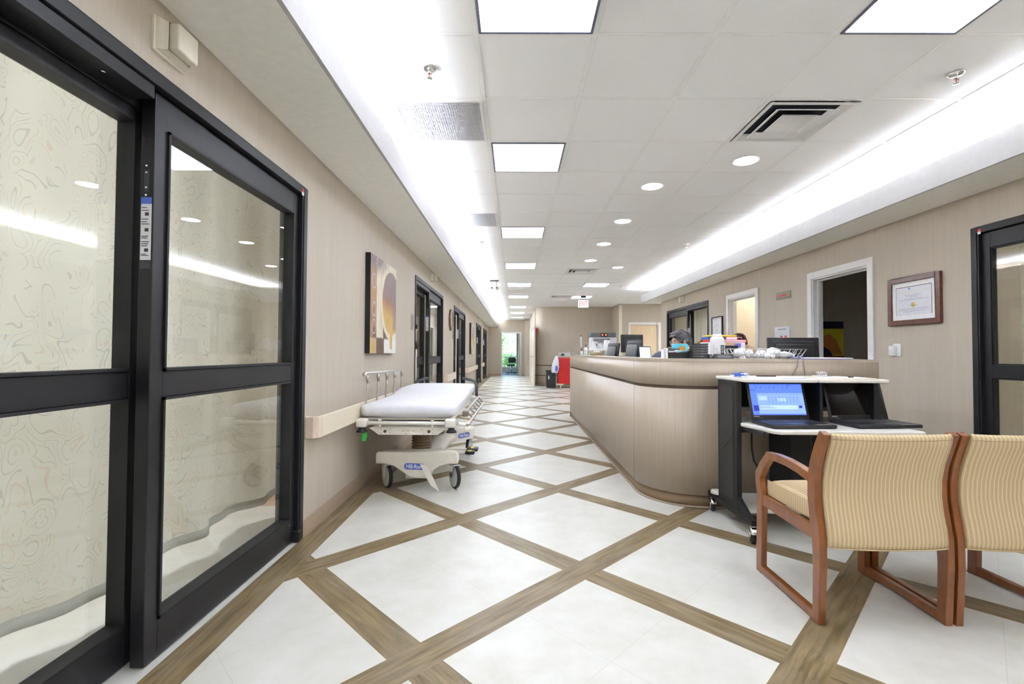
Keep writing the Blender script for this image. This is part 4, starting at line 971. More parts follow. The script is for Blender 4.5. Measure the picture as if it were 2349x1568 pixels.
# ------------------------------------------------------------------ nurse station desk
desk = thing('nurse_station_desk', 'long curved nurse station desk in beige wood laminate', 'desk', (1.8, 5.5, 0))
def desk_path(inset=0, n=16):
    x0, y0, r = 1.0 + inset, 3.5 + inset, .45 - inset
    P = [(x0, 8.5)] + [(x0, 6.2), (x0, 3.955)]
    for k in range(1, n + 1): a = PI + (PI / 2) * k / n; P.append((1.0 + .45 + r * math.cos(a), 3.5 + .45 + r * math.sin(a)))
    P += [(2.0, y0), (2.69, y0)]; return P
def band(name, mt, inset, th, z0, z1, par=desk, **k):
    A, B = desk_path(inset), desk_path(inset + th); m = MB()
    n = len(A); a0 = [m.v((*p, z0)) for p in A]; a1 = [m.v((*p, z1)) for p in A]; b0 = [m.v((*p, z0)) for p in B]; b1 = [m.v((*p, z1)) for p in B]
    for i in range(n - 1):
        m.f([a0[i], a0[i + 1], a1[i + 1], a1[i]], True); m.f([b0[i + 1], b0[i], b1[i], b1[i + 1]], True); m.f([a1[i], a1[i + 1], b1[i + 1], b1[i]]); m.f([a0[i + 1], a0[i], b0[i], b0[i + 1]])
    m.f([a0[0], a1[0], b1[0], b0[0]]); m.f([a0[-1], b0[-1], b1[-1], a1[-1]]); return m.build(name, mt, par, **k)
band('lower_panel', M_LAM, 0, .03, .095, .876); band('upper_panel', M_LAM, 0, .03, .900, 1.082); band('reveal_groove', mat('dark_groove', (.13, .095, .065), .6), .012, .018, .870, .905); band('kick_base', M_KICK, .022, .03, 0, .10)
band('kick_cove', mat('kick_cove_tan', (.44, .36, .27), .5), .008, .016, 0, .012)
m = MB(); A, B = desk_path(-.002), desk_path(.29)
# counter ring
a0 = [m.v((*p, 1.082)) for p in A]; a1 = [m.v((*p, 1.103)) for p in A]; b0 = [m.v((*p, 1.082)) for p in B]; b1 = [m.v((*p, 1.103)) for p in B]
for i in range(len(A) - 1):
    m.f([a0[i], a0[i + 1], a1[i + 1], a1[i]]); m.f([b0[i + 1], b0[i], b1[i], b1[i + 1]]); m.f([a1[i], a1[i + 1], b1[i + 1], b1[i]]); m.f([a0[i + 1], a0[i], b0[i], b0[i + 1]])
m.f([a0[0], a1[0], b1[0], b0[0]]); m.f([a0[-1], b0[-1], b1[-1], a1[-1]])
m.box((1.29, 3.79, 1.082), (2.69, 4.25, 1.103)); m.box((1.29, 7.3, 1.082), (1.70, 8.5, 1.103))
m.build('counter_top', M_COUNTER, desk)
m = MB(); m.box((1.03, 3.96, .73), (1.64, 8.5, .76)); m.box((1.64, 4.0, .73), (2.69, 4.62, .76)); m.box((1.64, 7.75, .73), (2.7, 8.5, .76)); m.build('work_surface', M_COUNTER, desk, bevel=.003)
m = MB(); m.box((1.0, 8.5, 0), (2.7, 8.53, 1.08)); m.box((2.66, 3.53, 0), (2.69, 4.62, 1.082)); m.build('end_panel', M_LAM, desk)
MB().box((.9985, 3.953, .095), (1.0, 3.957, 1.08)).build('panel_seam', mat('seam_shadow', (.30, .24, .18), .6), desk)

# --- things on the desk
CT = 1.103
def T(name, lb, cat, x, y, z=CT, g=None): return thing(name, lb, cat, (x, y, z), g)
t = T('file_binder', 'thin white binder standing at the left end of the desk-top clutter', 'binder', 1.13, 3.7, g='white binders'); MB().box((1.122, 3.58, CT), (1.136, 3.63, 1.175)).build('binder_cover', M_PAPER, t)
t = T('file_binder', 'white binder next to the grey magazine file', 'binder', 1.15, 3.7, g='white binders'); MB().box((1.140, 3.57, CT), (1.157, 3.63, 1.183)).build('binder_cover', M_WHITE, t)
t = T('magazine_file', 'dark grey magazine file holder beside the white binders', 'file holder', 1.22, 3.74); m = MB(); m.box((1.165, 3.66, CT), (1.170, 3.74, 1.180)); m.box((1.276, 3.66, CT), (1.281, 3.74, 1.180)); m.box((1.17, 3.66, CT), (1.276, 3.665, 1.180)); m.box((1.17, 3.665, CT), (1.276, 3.74, CT + .004)); m.build('holder_body', mat('slate_board', (.12, .12, .125), .6), t)
t = T('desk_tray', 'black desk tray full of pens and small cards', 'tray', 1.25, 3.62); m = MB(); m.prism([(1.162, CT), (1.332, CT), (1.336, 1.168), (1.315, 1.160), (1.300, 1.150), (1.168, 1.150)], 3.56, 3.565, 'y'); m.box((1.162, 3.565, CT), (1.332, 3.65, CT + .004)); m.box((1.162, 3.565, CT), (1.166, 3.65, 1.15)); m.box((1.330, 3.565, CT), (1.334, 3.65, 1.165)); m.box((1.162, 3.648, CT), (1.332, 3.652, 1.16)); m.build('tray_body', M_BLACK2, t, bevel=.002)
for k, (x, mt, lb) in enumerate(((1.19, M_PURPLE, 'blue'), (1.21, M_REDPLATE, 'red'), (1.232, M_PAPER, 'white'), (1.252, M_GREEN, 'green'))):
    t = T('marker_pen', lb + ' marker lying in the black desk tray', 'marker', x, 3.6, 1.14); MB().tube([(x, 3.575, 1.148), (x, 3.64, 1.155)], .006, 8).build('barrel', M_WHITE, t); MB().tube([(x, 3.567, 1.147), (x, 3.585, 1.149)], .0068, 8).build('cap', mt, t)
t = T('card_stack', 'stack of pale printed cards on the black desk tray', 'cards', 1.29, 3.6, 1.15); m = MB().use(M_TEAL).box((1.225, 3.59, 1.152), (1.315, 3.65, 1.158)).use(M_PAPER).box((1.23, 3.588, 1.158), (1.312, 3.648, 1.166)).use(M_MINT).box((1.24, 3.586, 1.166), (1.30, 3.646, 1.170)); m.build('cards', None, t)
t = T('tissue_box', 'light blue box with an orange picture behind the black desk tray', 'box', 1.335, 3.8); M_ = Matrix.Translation((1.335, 3.80, CT)) @ Matrix.Rotation(math.radians(9), 4, 'Z')
MB().at(M_).box((-.055, -.04, .0), (.045, .04, .116), .002).build('box_body', M_TEAL, t); MB().at(M_).box((-.032, -.0412, .055), (.022, -.040, .095)).build('orange_window', M_ORANGE, t)
t = T('note_block', 'white and yellow note block between the blue box and letter trays', 'note block', 1.43, 3.86); MB().box((1.405, 3.83, CT), (1.462, 3.74, 1.180)).build('yellow_pad', mat('mustard_pad', (.70, .58, .15), .6), t); MB().box((1.405, 3.83, 1.180), (1.462, 3.92, 1.205)).build('white_pad', M_PAPER, t)
for k in range(6):
    z = CT + .0195 * k
    lb = ['lowest', 'second from bottom', 'third from bottom', 'fourth from bottom', 'fifth from bottom', 'topmost'][k] + ' black tray of the stacked letter trays'
    t = T('letter_tray', lb, 'letter tray', 1.446, 3.68, z, 'stacked black letter trays'); m = MB()
    m.prism([(1.388, z + .004), (1.396, z), (1.497, z), (1.505, z + .004), (1.510, z + .0185), (1.500, z + .0185), (1.497, z + .006), (1.396, z + .006), (1.393, z + .0185), (1.383, z + .0185)], 3.60, 3.67, 'y')
    m.box((1.392, 3.597, z + .002), (1.50, 3.60, z + .0075)); m.box((1.394, 3.598, z + .0075), (1.499, 3.602, z + .0172)); m.build('tray_shell', M_GREYBLK, t)
t = T('plastic_jug', 'white plastic jug with a black instruction label', 'jug', 1.61, 3.76)
pr = [(.043, 0), (.047, .005), (.047, .150), (.045, .160), (.038, .170), (.033, .173), (.001, .173)]
rows = []
for r_, z in pr: rows.append([(1.61 + r_ * math.copysign(abs(math.cos(a)) ** .55, math.cos(a)), 3.76 + r_ * math.copysign(abs(math.sin(a)) ** .55, math.sin(a)), CT + z) for a in [2 * PI * q / 28 for q in range(28)]])
m = MB(); m.grid(rows, True, True); m.build('jug_body', M_WHITE, t)
MB().lathe([(.033, .170), (.036, .172), (.036, .187), (.031, .192), (.001, .192)], (1.61, 3.76, CT), 28).build('screw_cap', M_WHITE, t)
m = MB().use(M_PAPER).box((1.569, 3.7115, CT + .01), (1.651, 3.713, CT + .12)).use(M_BLACK2).box((1.618, 3.710, CT + .012), (1.644, 3.7116, CT + .105)).use(M_PAPER)
for k in range(8): m.box((1.621, 3.7095, CT + .045 + k * .007), (1.640, 3.7101, CT + .0475 + k * .007))
m.lathe([(.001, 0), (.009, 0), (.009, -.001), (.001, -.001)], (1.631, 3.7101, CT + .026), 16, 'y'); m.use(M_GREYBLK).tube([(1.573, 3.711, CT + .070), (1.585, 3.711, CT + .082), (1.592, 3.711, CT + .070)], .0011, 4); m.tube([(1.573, 3.711, CT + .032), (1.590, 3.711, CT + .048)], .0011, 4); m.use(M_REDPLATE).tube([(1.586, 3.711, CT + .066), (1.592, 3.711, CT + .05), (1.612, 3.711, CT + .034)], .0011, 4); m.build('jug_label', None, t)
t = T('desk_sign', 'small black desk sign with white text in front of the jug', 'sign', 1.57, 3.58); m = MB().use(mat('charcoal_sign', (.05, .052, .06), .5)).prism([(3.545, CT), (3.60, CT), (3.60, CT + .002), (3.563, CT + .036), (3.557, CT + .036)], 1.50, 1.645, 'x').use(mat('sign_print', (.42, .43, .46), .6))
for k, (a, b) in enumerate(((1.53, 1.612), (1.518, 1.628), (1.525, 1.62))): zz = CT + .026 - k * .008; yy = 3.557 - (CT + .036 - zz) * .333; m.box((a, yy - .0012, zz), (b, yy + .001, zz + .003))
m.build('sign_block', None, t)
t = T('card_box', 'tiny black box between the letter trays and desk sign', 'box', 1.485, 3.62); m = MB().use(M_BLACK2).box((1.467, 3.59, CT), (1.500, 3.66, CT + .034)).use(M_PAPER); 
for k in range(3): m.box((1.482, 3.589, CT + .008 + k * .009), (1.496, 3.59, CT + .011 + k * .009))
m.build('box_body', None, t)
# books and folders behind the jug
t = T('storage_box', 'white box with orange and purple print behind the jug', 'box', 1.78, 4.02); m = MB().use(M_PAPER).box((1.60, 3.98, CT), (1.94, 4.08, 1.237)).use(M_ORANGE).box((1.775, 3.979, 1.218), (1.85, 3.98, 1.230)).use(M_PURPLE).box((1.852, 3.979, 1.185), (1.905, 3.98, 1.230)); m.build('box_body', None, t)
t = T('tablet', 'black tablet leaning against the white printed box', 'tablet', 1.79, 3.93); MB().box((1.70, 3.925, CT), (1.858, 3.937, 1.211), .005).build('tablet_body', M_BLACK2, t)
t = T('ring_binder', 'pink and red binder lying on the white printed box', 'binder', 1.80, 4.05, 1.237); m = MB().use(M_PINK).box((1.64, 3.985, 1.238), (1.955, 4.12, 1.260)).use(M_REDPLATE).box((1.636, 3.984, 1.240), (1.66, 4.12, 1.258)).use(M_PAPER).box((1.665, 3.983, 1.244), (1.945, 3.986, 1.254)); m.build('binder_cover', None, t)
t = T('ring_binder', 'blue binder lying on the pink binder', 'binder', 1.72, 4.12, 1.26); m = MB().use(M_BLUE).box((1.66, 4.05, 1.261), (1.80, 4.20, 1.285)); m.build('binder_cover', None, t)
t = T('note_pad_box', 'white tissue pack beside the blue binder', 'box', 1.87, 4.1, 1.26); MB().box((1.81, 4.04, 1.261), (1.90, 4.18, 1.284)).build('pack_body', M_PAPER, t); m = MB().tube([(1.91, 4.06, 1.262), (1.91, 4.06, 1.282), (1.95, 4.06, 1.282), (1.95, 4.06, 1.262)], .003, 6); m.build('wire_clip', M_CHROME, t)
t = T('yellow_folder', 'yellow folder on top of the binder pile', 'folder', 1.80, 4.12, 1.286); MB().box((1.67, 4.04, 1.286), (1.90, 4.20, 1.302), .006).build('folder_cover', M_YELLOW, t)
t = T('brass_bell', 'small brass-coloured disc standing behind the letter trays', 'desk ornament', 1.64, 4.2); MB().lathe([(.001, 0), (.022, 0), (.022, .006), (.001, .006)], (1.645, 4.19, 1.245), 24, 'y').build('brass_disc', mat('brass', (.45, .30, .09), .35, .6), t); MB().cyl((1.645, 4.193, CT), (1.645, 4.193, 1.225), .006, 8).build('stand', M_BLACK2, t)
# wire basket with packages
t = T('wire_basket', 'chrome wire basket filled with white packages on the desk front', 'basket', 1.91, 3.66)
m = MB(); r_ = .0022
def rectloop(hx, hy, z, cx=1.915, cy=3.66): return [(cx - hx, cy - hy, z), (cx + hx, cy - hy, z), (cx + hx, cy + hy, z), (cx - hx, cy + hy, z), (cx - hx, cy - hy, z)]
m.tube(rectloop(.275, .11, 1.178), .0032, 6); m.tube(rectloop(.235, .085, CT + .004), r_, 6); m.tube(rectloop(.255, .097, 1.142), r_, 6)
for k in range(15):
    f = -1 + 2 * k / 14
    m.tube([(1.915 + .275 * f, 3.55, 1.178), (1.915 + .235 * f, 3.575, CT + .004)], r_, 5) if k % 3 != 1 else None
    m.tube([(1.915 + .235 * f, 3.575, CT + .004), (1.915 + .235 * f, 3.745, CT + .004)], r_, 5); m.tube([(1.915 + .275 * f, 3.77, 1.178), (1.915 + .235 * f, 3.745, CT + .004)], r_, 5)
for k in range(5):
    f = -1 + 2 * k / 4
    for s in (-1, 1): m.tube([(1.915 + .275 * s, 3.66 + .11 * f, 1.178), (1.915 + .235 * s, 3.66 + .085 * f, CT + .004)], r_, 5)
m.build('wire_frame', M_CHROME, t)
pk = [((1.74, 3.66, 1.152), (.050, .05, .034), 25, 'white wrapped package with green print at the left end of the basket'), ((1.80, 3.63, 1.14), (.034, .06, .034), 80, 'white roll beside the green-printed package'), ((1.845, 3.61, 1.127), (.024, .05, .022), 85, 'short white roll at the bottom of the basket'),
      ((1.895, 3.64, 1.150), (.055, .03, .020), -18, 'flat white package lying across the basket rolls'), ((1.905, 3.60, 1.127), (.026, .05, .022), 100, 'second short white roll near the basket middle'), ((2.00, 3.65, 1.150), (.065, .05, .038), 10, 'largest white package with green print in the basket'),
      ((1.965, 3.60, 1.123), (.028, .045, .018), 60, 'white roll under the largest package'), ((2.055, 3.62, 1.135), (.034, .045, .026), 120, 'rounded white bundle right of the largest package'), ((2.12, 3.64, 1.132), (.032, .04, .020), 30, 'small white bundle at the right end of the basket')]
for k, (c_, s_, a_, lb) in enumerate(pk):
    t = T('white_package', lb, 'package', c_[0], c_[1], c_[2] - s_[2], 'white packages in the wire basket'); M_ = Matrix.Translation(c_) @ Matrix.Rotation(math.radians(a_), 4, 'Z') @ Matrix.Rotation(.2 * ((k % 3) - 1), 4, 'Y'); rnd = random.Random(k)
    rows = []
    for i in range(9):
        u = -1 + 2 * i / 8; e = (1 - abs(u) ** 3.2) ** .5 if abs(u) < 1 else 0; e = max(e, .25)
        rows.append([(u * s_[1] * 1.1, s_[0] * .62 * e * math.cos(2 * PI * q / 14) * (1 + rnd.uniform(-.07, .07)), s_[2] * e * math.sin(2 * PI * q / 14) * (1 + rnd.uniform(-.07, .07))) for q in range(14)])
    m = MB().at(M_); V = m.grid(rows, True, True); m.f(V[0][::-1]); m.f(V[-1]); m.build('wrapped_body', M_PAPER, t)
    if 'green print' in lb:
        MB().at(M_).box((-.028, -.014, s_[2] * .93), (.020, .004, s_[2] * 1.01)).build('green_print', M_MINT, t)
# monitors
def monitor(name, lb, x, y, zc, w, h, rz, tilt, zbase, ms, lit=None):
    t = thing(name, lb, 'monitor', (x, y, zbase)); Mw = Matrix.Translation((x, y, zc)) @ Matrix.Rotation(rz, 4, 'Z') @ Matrix.Rotation(tilt, 4, 'X')
    MB().at(Mw).box((-w / 2, -.015, -h / 2), (w / 2, .015, h / 2), .006).build('screen_housing', M_BLACK2, t)      # back faces local -Y
    MB().at(Mw).box((-w * .36, -.045, -h * .34), (w * .36, -.014, h * .30), .018).build('back_bulge', ms, t)
    MB().at(Mw).box((-w * .40, -.0165, h * .34), (w * .40, -.0155, h * .40), .0004).build('painted_top_highlight', M_GREYBLK, t)  # paler grey strip, a highlight painted along the top of the back
    MB().at(Mw).box((-w * .47, .0148, -h * .45), (w * .47, .0158, h * .45)).build('display', lit or M_SC_OFF, t)
    m = MB(); m.box((x - .03, y - .055, zbase + .01), (x + .03, y - .03, zc - .02), .004); m.at(Matrix()).lathe([(.001, 0), (.11, 0), (.11, .008), (.03, .014), (.001, .014)], (x, y - .03, zbase), 28); m.build('stand', ms, t)
monitor('computer_monitor', 'largest black computer monitor, seen from behind, at the right of the desk', 2.60, 4.42, 1.145, .475, .30, 0, -.06, .76, M_BLACK2)
monitor('computer_monitor', 'tall black monitor seen from behind at the far end of the desk', 2.035, 8.2, 1.31, .385, .31, 0, -.05, .76, M_BLACK2)
m4 = mat('grey_monitor_back', (.17, .17, .175), .45)
monitor('computer_monitor', 'grey-backed monitor turned sideways beside the white tray stand', 1.455, 7.0, 1.155, .30, .27, math.radians(-70), -.18, .76, m4)
monitor('computer_monitor', 'nearer grey-backed monitor turned sideways in front of the tall monitor', 1.51, 6.0, 1.165, .31, .28, math.radians(-70), -.18, .76, m4)
t = thing('laptop', 'open laptop on the inner desk showing a bright white-blue screen', 'laptop', (1.38, 5.0, .76))
Mw = Matrix.Translation((1.385, 5.0, 1.10)) @ Matrix.Rotation(math.radians(8), 4, 'Z') @ Matrix.Rotation(math.radians(-12), 4, 'X')
Mw = Mw @ Matrix.Diagonal((1, 1, 1, 1))
MB().at(Mw).box((-.066, 0, -.12), (.066, .012, .118), .003).build('laptop_lid', mat('navy_bezel', (.02, .04, .12), .4), t); MB().at(Mw).box((-.058, -.0015, -.11), (.058, 0, .108)).build('laptop_screen', M_SCREENW, t)
MB().box((1.315, 4.80, .76), (1.455, 5.02, .78), .004).build('laptop_base', M_BLACK2, t); MB().box((1.375, 5.015, .775), (1.395, 5.03, 1.0)).build('riser', M_BLACK2, t)
# far end of the desk
t = T('pump_bottle', 'white pump bottle with pale green liquid at the far end of the desk', 'bottle', 1.145, 7.6); MB().lathe([(.001, 0), (.030, 0), (.030, .06), (.001, .06)], (1.145, 7.6, CT), 20).build('liquid_band', M_MINT, t); MB().lathe([(.030, .06), (.030, .10), (.022, .125), (.010, .13), (.001, .13)], (1.145, 7.6, CT), 20).build('bottle_body', M_WHITE, t); MB().tube([(1.145, 7.6, CT + .13), (1.145, 7.6, CT + .175), (1.138, 7.58, CT + .175)], .005, 8).build('pump', M_BLACK2, t)
t = T('white_dish', 'flat white dish under the pump bottle', 'dish', 1.12, 7.55); MB().lathe([(.001, 0), (.05, 0), (.058, .01), (.05, .006), (.001, .004)], (1.105, 7.5, CT), 24).build('dish_body', M_WHITE, t)
t = T('upright_rod', 'thin upright rod in a white cup at the far left of the desk', 'rod', 1.115, 7.9); MB().lathe([(.001, 0), (.016, 0), (.018, .07), (.014, .07), (.012, .005), (.001, .005)], (1.12, 7.9, CT), 16).build('cup', M_WHITE, t); MB().tube([(1.12, 7.9, CT), (1.118, 7.9, CT + .13)], .007, 8).build('black_grip', M_BLACK2, t); MB().tube([(1.118, 7.9, CT + .13), (1.108, 7.9, CT + .31)], .008, 8).build('rod', M_WHITE, t); MB().ell((1.107, 7.9, CT + .325), (.010, .010, .014)).build('tip', M_GREYBLK, t)
t = T('clear_basin', 'clear plastic basin with a yellow bottom beside the pump bottle', 'basin', 1.35, 7.8); MB().lathe([(.10, .0), (.13, .085), (.137, .085), (.108, 0)], (1.345, 7.75, CT), 28).build('basin_wall', M_CLEAR, t); MB().lathe([(.001, .002), (.106, .002), (.112, .02), (.001, .02)], (1.345, 7.75, CT), 28).build('yellow_contents', mat('amber_contents', (.65, .45, .08), .5), t); MB().ell((1.345, 7.75, CT + .055), (.06, .05, .028)).build('white_pad', M_PAPER, t)
t = T('tray_stand', 'white tray stand loaded with papers at the far end of the desk', 'tray stand', 1.5, 8.1); MB().tube([(1.53, 8.05, CT), (1.53, 8.05, CT + .08)], [.028, .016], 12).build('pedestal', M_WHITE, t); MB().box((1.30, 7.95, CT + .075), (1.58, 8.2, CT + .115), .01).build('tray', M_WHITE, t)
for k, (x, w, h, mt, tl, lb) in enumerate(((1.36, .07, .12, M_PAPER, 4, 'tan-topped white file standing on the white tray'), (1.43, .05, .10, M_PAPER, -22, 'white sheet folder leaning left on the white tray'), (1.50, .05, .095, M_WHITE, -40, 'white folder slumped flat on the white tray'), (1.56, .075, .145, M_PAPER, 6, 'tallest white paper bundle on the right of the white tray'))):
    t = T('paper_bundle', lb, 'papers', x, 8.06, CT + .115, 'papers in the white tray'); M_ = Matrix.Translation((x, 8.06, CT + .116)) @ Matrix.Rotation(math.radians(tl), 4, 'Y'); MB().at(M_).box((-w / 2, -.05, 0 if abs(tl) < 10 else .012), (w / 2, .05, h)).build('sheets', mt, t)
# big grey cabinet with two indicators beyond
t = thing('supply_cabinet', 'tall white medical cabinet with dark grey top and two orange lights', 'cabinet', (2.45, 13.2, 0)); MB().box((2.12, 13.0, 0), (2.80, 13.5, 1.10)).build('cabinet_base', M_WHITE, t); m = MB(); m.box((2.12, 13.0, 1.10), (2.17, 13.5, 1.58)); m.box((2.62, 13.0, 1.10), (2.80, 13.5, 1.58)); m.box((2.17, 13.0, 1.54), (2.62, 13.5, 1.58)); m.box((2.17, 13.3, 1.10), (2.62, 13.5, 1.54)); m.build('cabinet_hood', M_LOUVER, t, bevel=.004)
MB().box((2.10, 12.97, 1.58), (2.78, 13.5, 1.70), .008).build('grey_top', mat('blue_grey_enamel', (.115, .13, .14), .45), t); m = MB().box((2.36, 12.965, 1.595), (2.55, 12.97, 1.69)); d = m.build('indicator_panel', M_BLACK2, t)
for x in (2.41, 2.505): MB().lathe([(.001, 0), (.024, 0), (.020, -.008), (.001, -.01)], (x, 12.964, 1.643), 16, 'y').build('indicator_light', M_INDIC, d)
# loose items at right
t = T('key_bunch', 'bunch of silver keys beside the papers on the right of the desk', 'keys', 2.155, 3.58); m = MB()
for k in range(5): a = k * 1.3; m.tube([(2.155, 3.58, CT + .006 + .004 * k), (2.155 + .028 * math.cos(a), 3.58 + .02 * math.sin(a), CT + .006 + .005 * k)], .0035, 6)
m.lathe([(.010, 0), (.013, 0), (.013, .003), (.010, .003)], (2.155, 3.58, CT + .018), 16); m.build('keys', M_CHROME, t)
t = T('paper_stack', 'papers on a purple folder at the right end of the desk', 'papers', 2.31, 3.62); MB().box((2.12, 3.53, CT), (2.50, 3.75, CT + .005)).build('purple_folder', M_PURPLE, t); MB().box((2.18, 3.52, CT + .005), (2.515, 3.73, CT + .013)).build('sheets', M_PAPER, t)
t = thing('hanging_cables', 'two thin grey cables hanging over the front of the desk', 'cable', (2.05, 3.5, .75)); M_CAB = mat('grey_cable', (.20, .19, .20), .5)
MB().tube([(2.10, 3.56, CT + .004), (2.095, 3.497, CT + .004), (2.085, 3.490, 1.05), (2.04, 3.488, .97), (2.00, 3.485, .86), (1.99, 3.46, .80)], .003, 6).build('cable', M_CAB, t); MB().tube([(2.12, 3.56, CT + .004), (2.13, 3.497, CT + .004), (2.135, 3.490, 1.04), (2.14, 3.488, .95), (2.12, 3.47, .80)], .003, 6).build('cable', M_CAB, t)
# ------------------------------------------------------------------ laptop cart
cart = thing('laptop_cart', 'black and cream rolling laptop cart parked against the nurse station', 'cart', (1.9, 3.15, 0))
M_SHELF = mat('cream_shelf', (.74, .715, .65), .4)
def shelfpoly(x0, x1, y0, y1, r=.05, cf=True):
    P = []
    for cx, cy, a0 in ((x1 - r, y1 - r, 0), (x0 + r, y1 - r, 90), (x0 + r, y0 + r, 180), (x1 - r, y0 + r, 270)):
        for k in range(5): a = math.radians(a0 + 90 * k / 4); P.append((cx + r * math.cos(a), cy + r * math.sin(a)))
    return P
for x0, x1 in ((1.445, 1.900), (1.903, 2.345)): MB().prism(shelfpoly(x0, x1, 2.95, 3.42, .03), .962, .984).build('top_shelf', M_SHELF, cart, bevel=.006)
MB().prism([(1.455, 3.10), (1.455, 3.02), (1.50, 2.76), (1.53, 2.725), (2.36, 2.725), (2.375, 2.76), (2.375, 3.36), (1.455, 3.36)], .676, .698).build('laptop_shelf', M_SHELF, cart, bevel=.006)
MB().box((1.50, 3.26, .752), (2.33, 3.40, .768), .004).build('middle_shelf', M_SHELF, cart)
MB().prism(shelfpoly(1.49, 2.33, 3.03, 3.40, .045), .125, .150).build('bottom_shelf', M_SHELF, cart, bevel=.005)
MB().prism([(1.40, 3.39), (1.405, 3.35), (1.43, 3.33), (1.49, 3.33), (1.49, 3.42), (1.42, 3.42)], .150, .172).build('shelf_corner', M_SHELF, cart, bevel=.004)
for x0, x1, nm in ((1.430, 1.462, 'side_column'), (1.965, 1.985, 'middle_column'), (2.31, 2.34, 'side_column')):
    m = MB(); m.box((x0, 3.05, .10), (x1, 3.33, .962)); c_ = m.build(nm, M_BLACKMATTE, cart, bevel=.003)
    if nm == 'side_column' and x0 < 2:
        q = MB(); q.box((x0 - .002, 3.10, .19), (x0, 3.30, .93)); q.build('inset_panel', mat('charcoal_panel', (.030, .028, .028), .5), c_)
        for y, z in ((3.10, .62), (3.20, .60)): MB().lathe([(.001, 0), (.005, 0), (.005, -.004), (.001, -.004)], (x0 - .002, y, z), 10, 'x').build('screw', M_BLACK2, c_)
def perf(name):
    m, nt, b, out = _new(name); v = coords(nt, (70, 70, 70), (0, PI / 4, 0)); sp = nt.nodes.new('ShaderNodeSeparateXYZ'); L(nt, v, sp.inputs[0])
    a = mth(nt, 'SUBTRACT', mth(nt, 'FRACT', sp.outputs[0]), .5); c_ = mth(nt, 'SUBTRACT', mth(nt, 'FRACT', sp.outputs[2]), .5)
    d = mth(nt, 'LESS_THAN', mth(nt, 'ADD', mth(nt, 'MULTIPLY', a, a), mth(nt, 'MULTIPLY', c_, c_)), .06)
    L(nt, mixc(nt, d, (.012, .012, .014), (.16, .12, .09)), b.inputs['Base Color']); b.inputs['Roughness'].default_value = .5; return m
MB().box((1.462, 3.335, .770), (2.31, 3.34, .962)).build('perforated_back', perf('perforated_black'), cart)
m = MB(); m.box((1.425, 2.86, .105), (1.467, 3.50, .140)); m.prism([(2.88, .13), (3.06, .13), (3.06, .23)], 1.432, 1.460, 'x'); m.build('foot_bar', M_BLACKMATTE, cart, bevel=.003)
m = MB(); m.box((2.305, 2.86, .105), (2.347, 3.50, .140)); m.build('foot_bar', M_BLACKMATTE, cart, bevel=.003)
m = MB(); m.box((1.462, 3.08, .63), (2.31, 3.32, .676)); m.box((1.462, 2.80, .655), (1.48, 3.1, .676)); m.build('shelf_bracket', M_BLACKMATTE, cart)
m = MB(); m.box((1.79, 3.08, .150), (2.05, 3.34, .63)); t_ = m.build('cpu_locker', M_BLACKMATTE, cart, bevel=.004); MB().box((1.92, 3.076, .16), (1.925, 3.08, .62)).build('locker_seam', M_GREYBLK, t_)
m = MB(); m.box((2.05, 3.30, .150), (2.31, 3.34, .63)); m.build('rear_panel', M_BLACKMATTE, cart)
MB().tube([(1.56, 3.12, .64), (1.555, 3.11, .52), (1.565, 3.10, .44), (1.60, 3.08, .375)], .006, 6).build('hanging_strap', M_BLACK2, cart)
MB().tube([(1.43, 3.30, .48), (1.424, 3.20, .53), (1.428, 3.12, .60), (1.46, 3.03, .64), (1.56, 2.95, .665)], .0022, 5).build('thin_cable', M_BLACK2, cart)
for x in (1.446, 2.326):
    for y in (2.885, 3.46):
        w = thing('q', 'q', 'q', (x, y, 0)); del w['label']; del w['category']; w.name = 'caster'; w.parent = cart; w.matrix_parent_inverse = parent_world(cart).inverted()
        R = Matrix.Translation((x, y, .0432)) @ Matrix.Rotation(math.radians(-14), 4, 'Z') @ Matrix.Scale(1.2, 4)
        MB().at(R).lathe([(.001, -.012), (.030, -.012), (.036, -.008), (.036, .008), (.030, .012), (.001, .012)], (0, 0, 0), 24, 'x').build('wheel', M_RUBBER, w)
        m = MB().at(R); m.lathe([(.001, -.016), (.018, -.016), (.018, -.013), (.001, -.013)], (0, 0, 0), 16, 'x')
        rows = []
        for k in range(9):
            a = math.radians(20 + 140 * k / 8); rows.append([(-.017, .037 * math.cos(a), .037 * math.sin(a) + .002), (-.010, .043 * math.cos(a), .043 * math.sin(a) + .002), (.010, .043 * math.cos(a), .043 * math.sin(a) + .002), (.017, .037 * math.cos(a), .037 * math.sin(a) + .002)])
        m.grid(rows); m.cyl((0, 0, .04), (0, 0, .052), .012, 12); m.build('chrome_hood', M_CHROME, w, solid=.002)
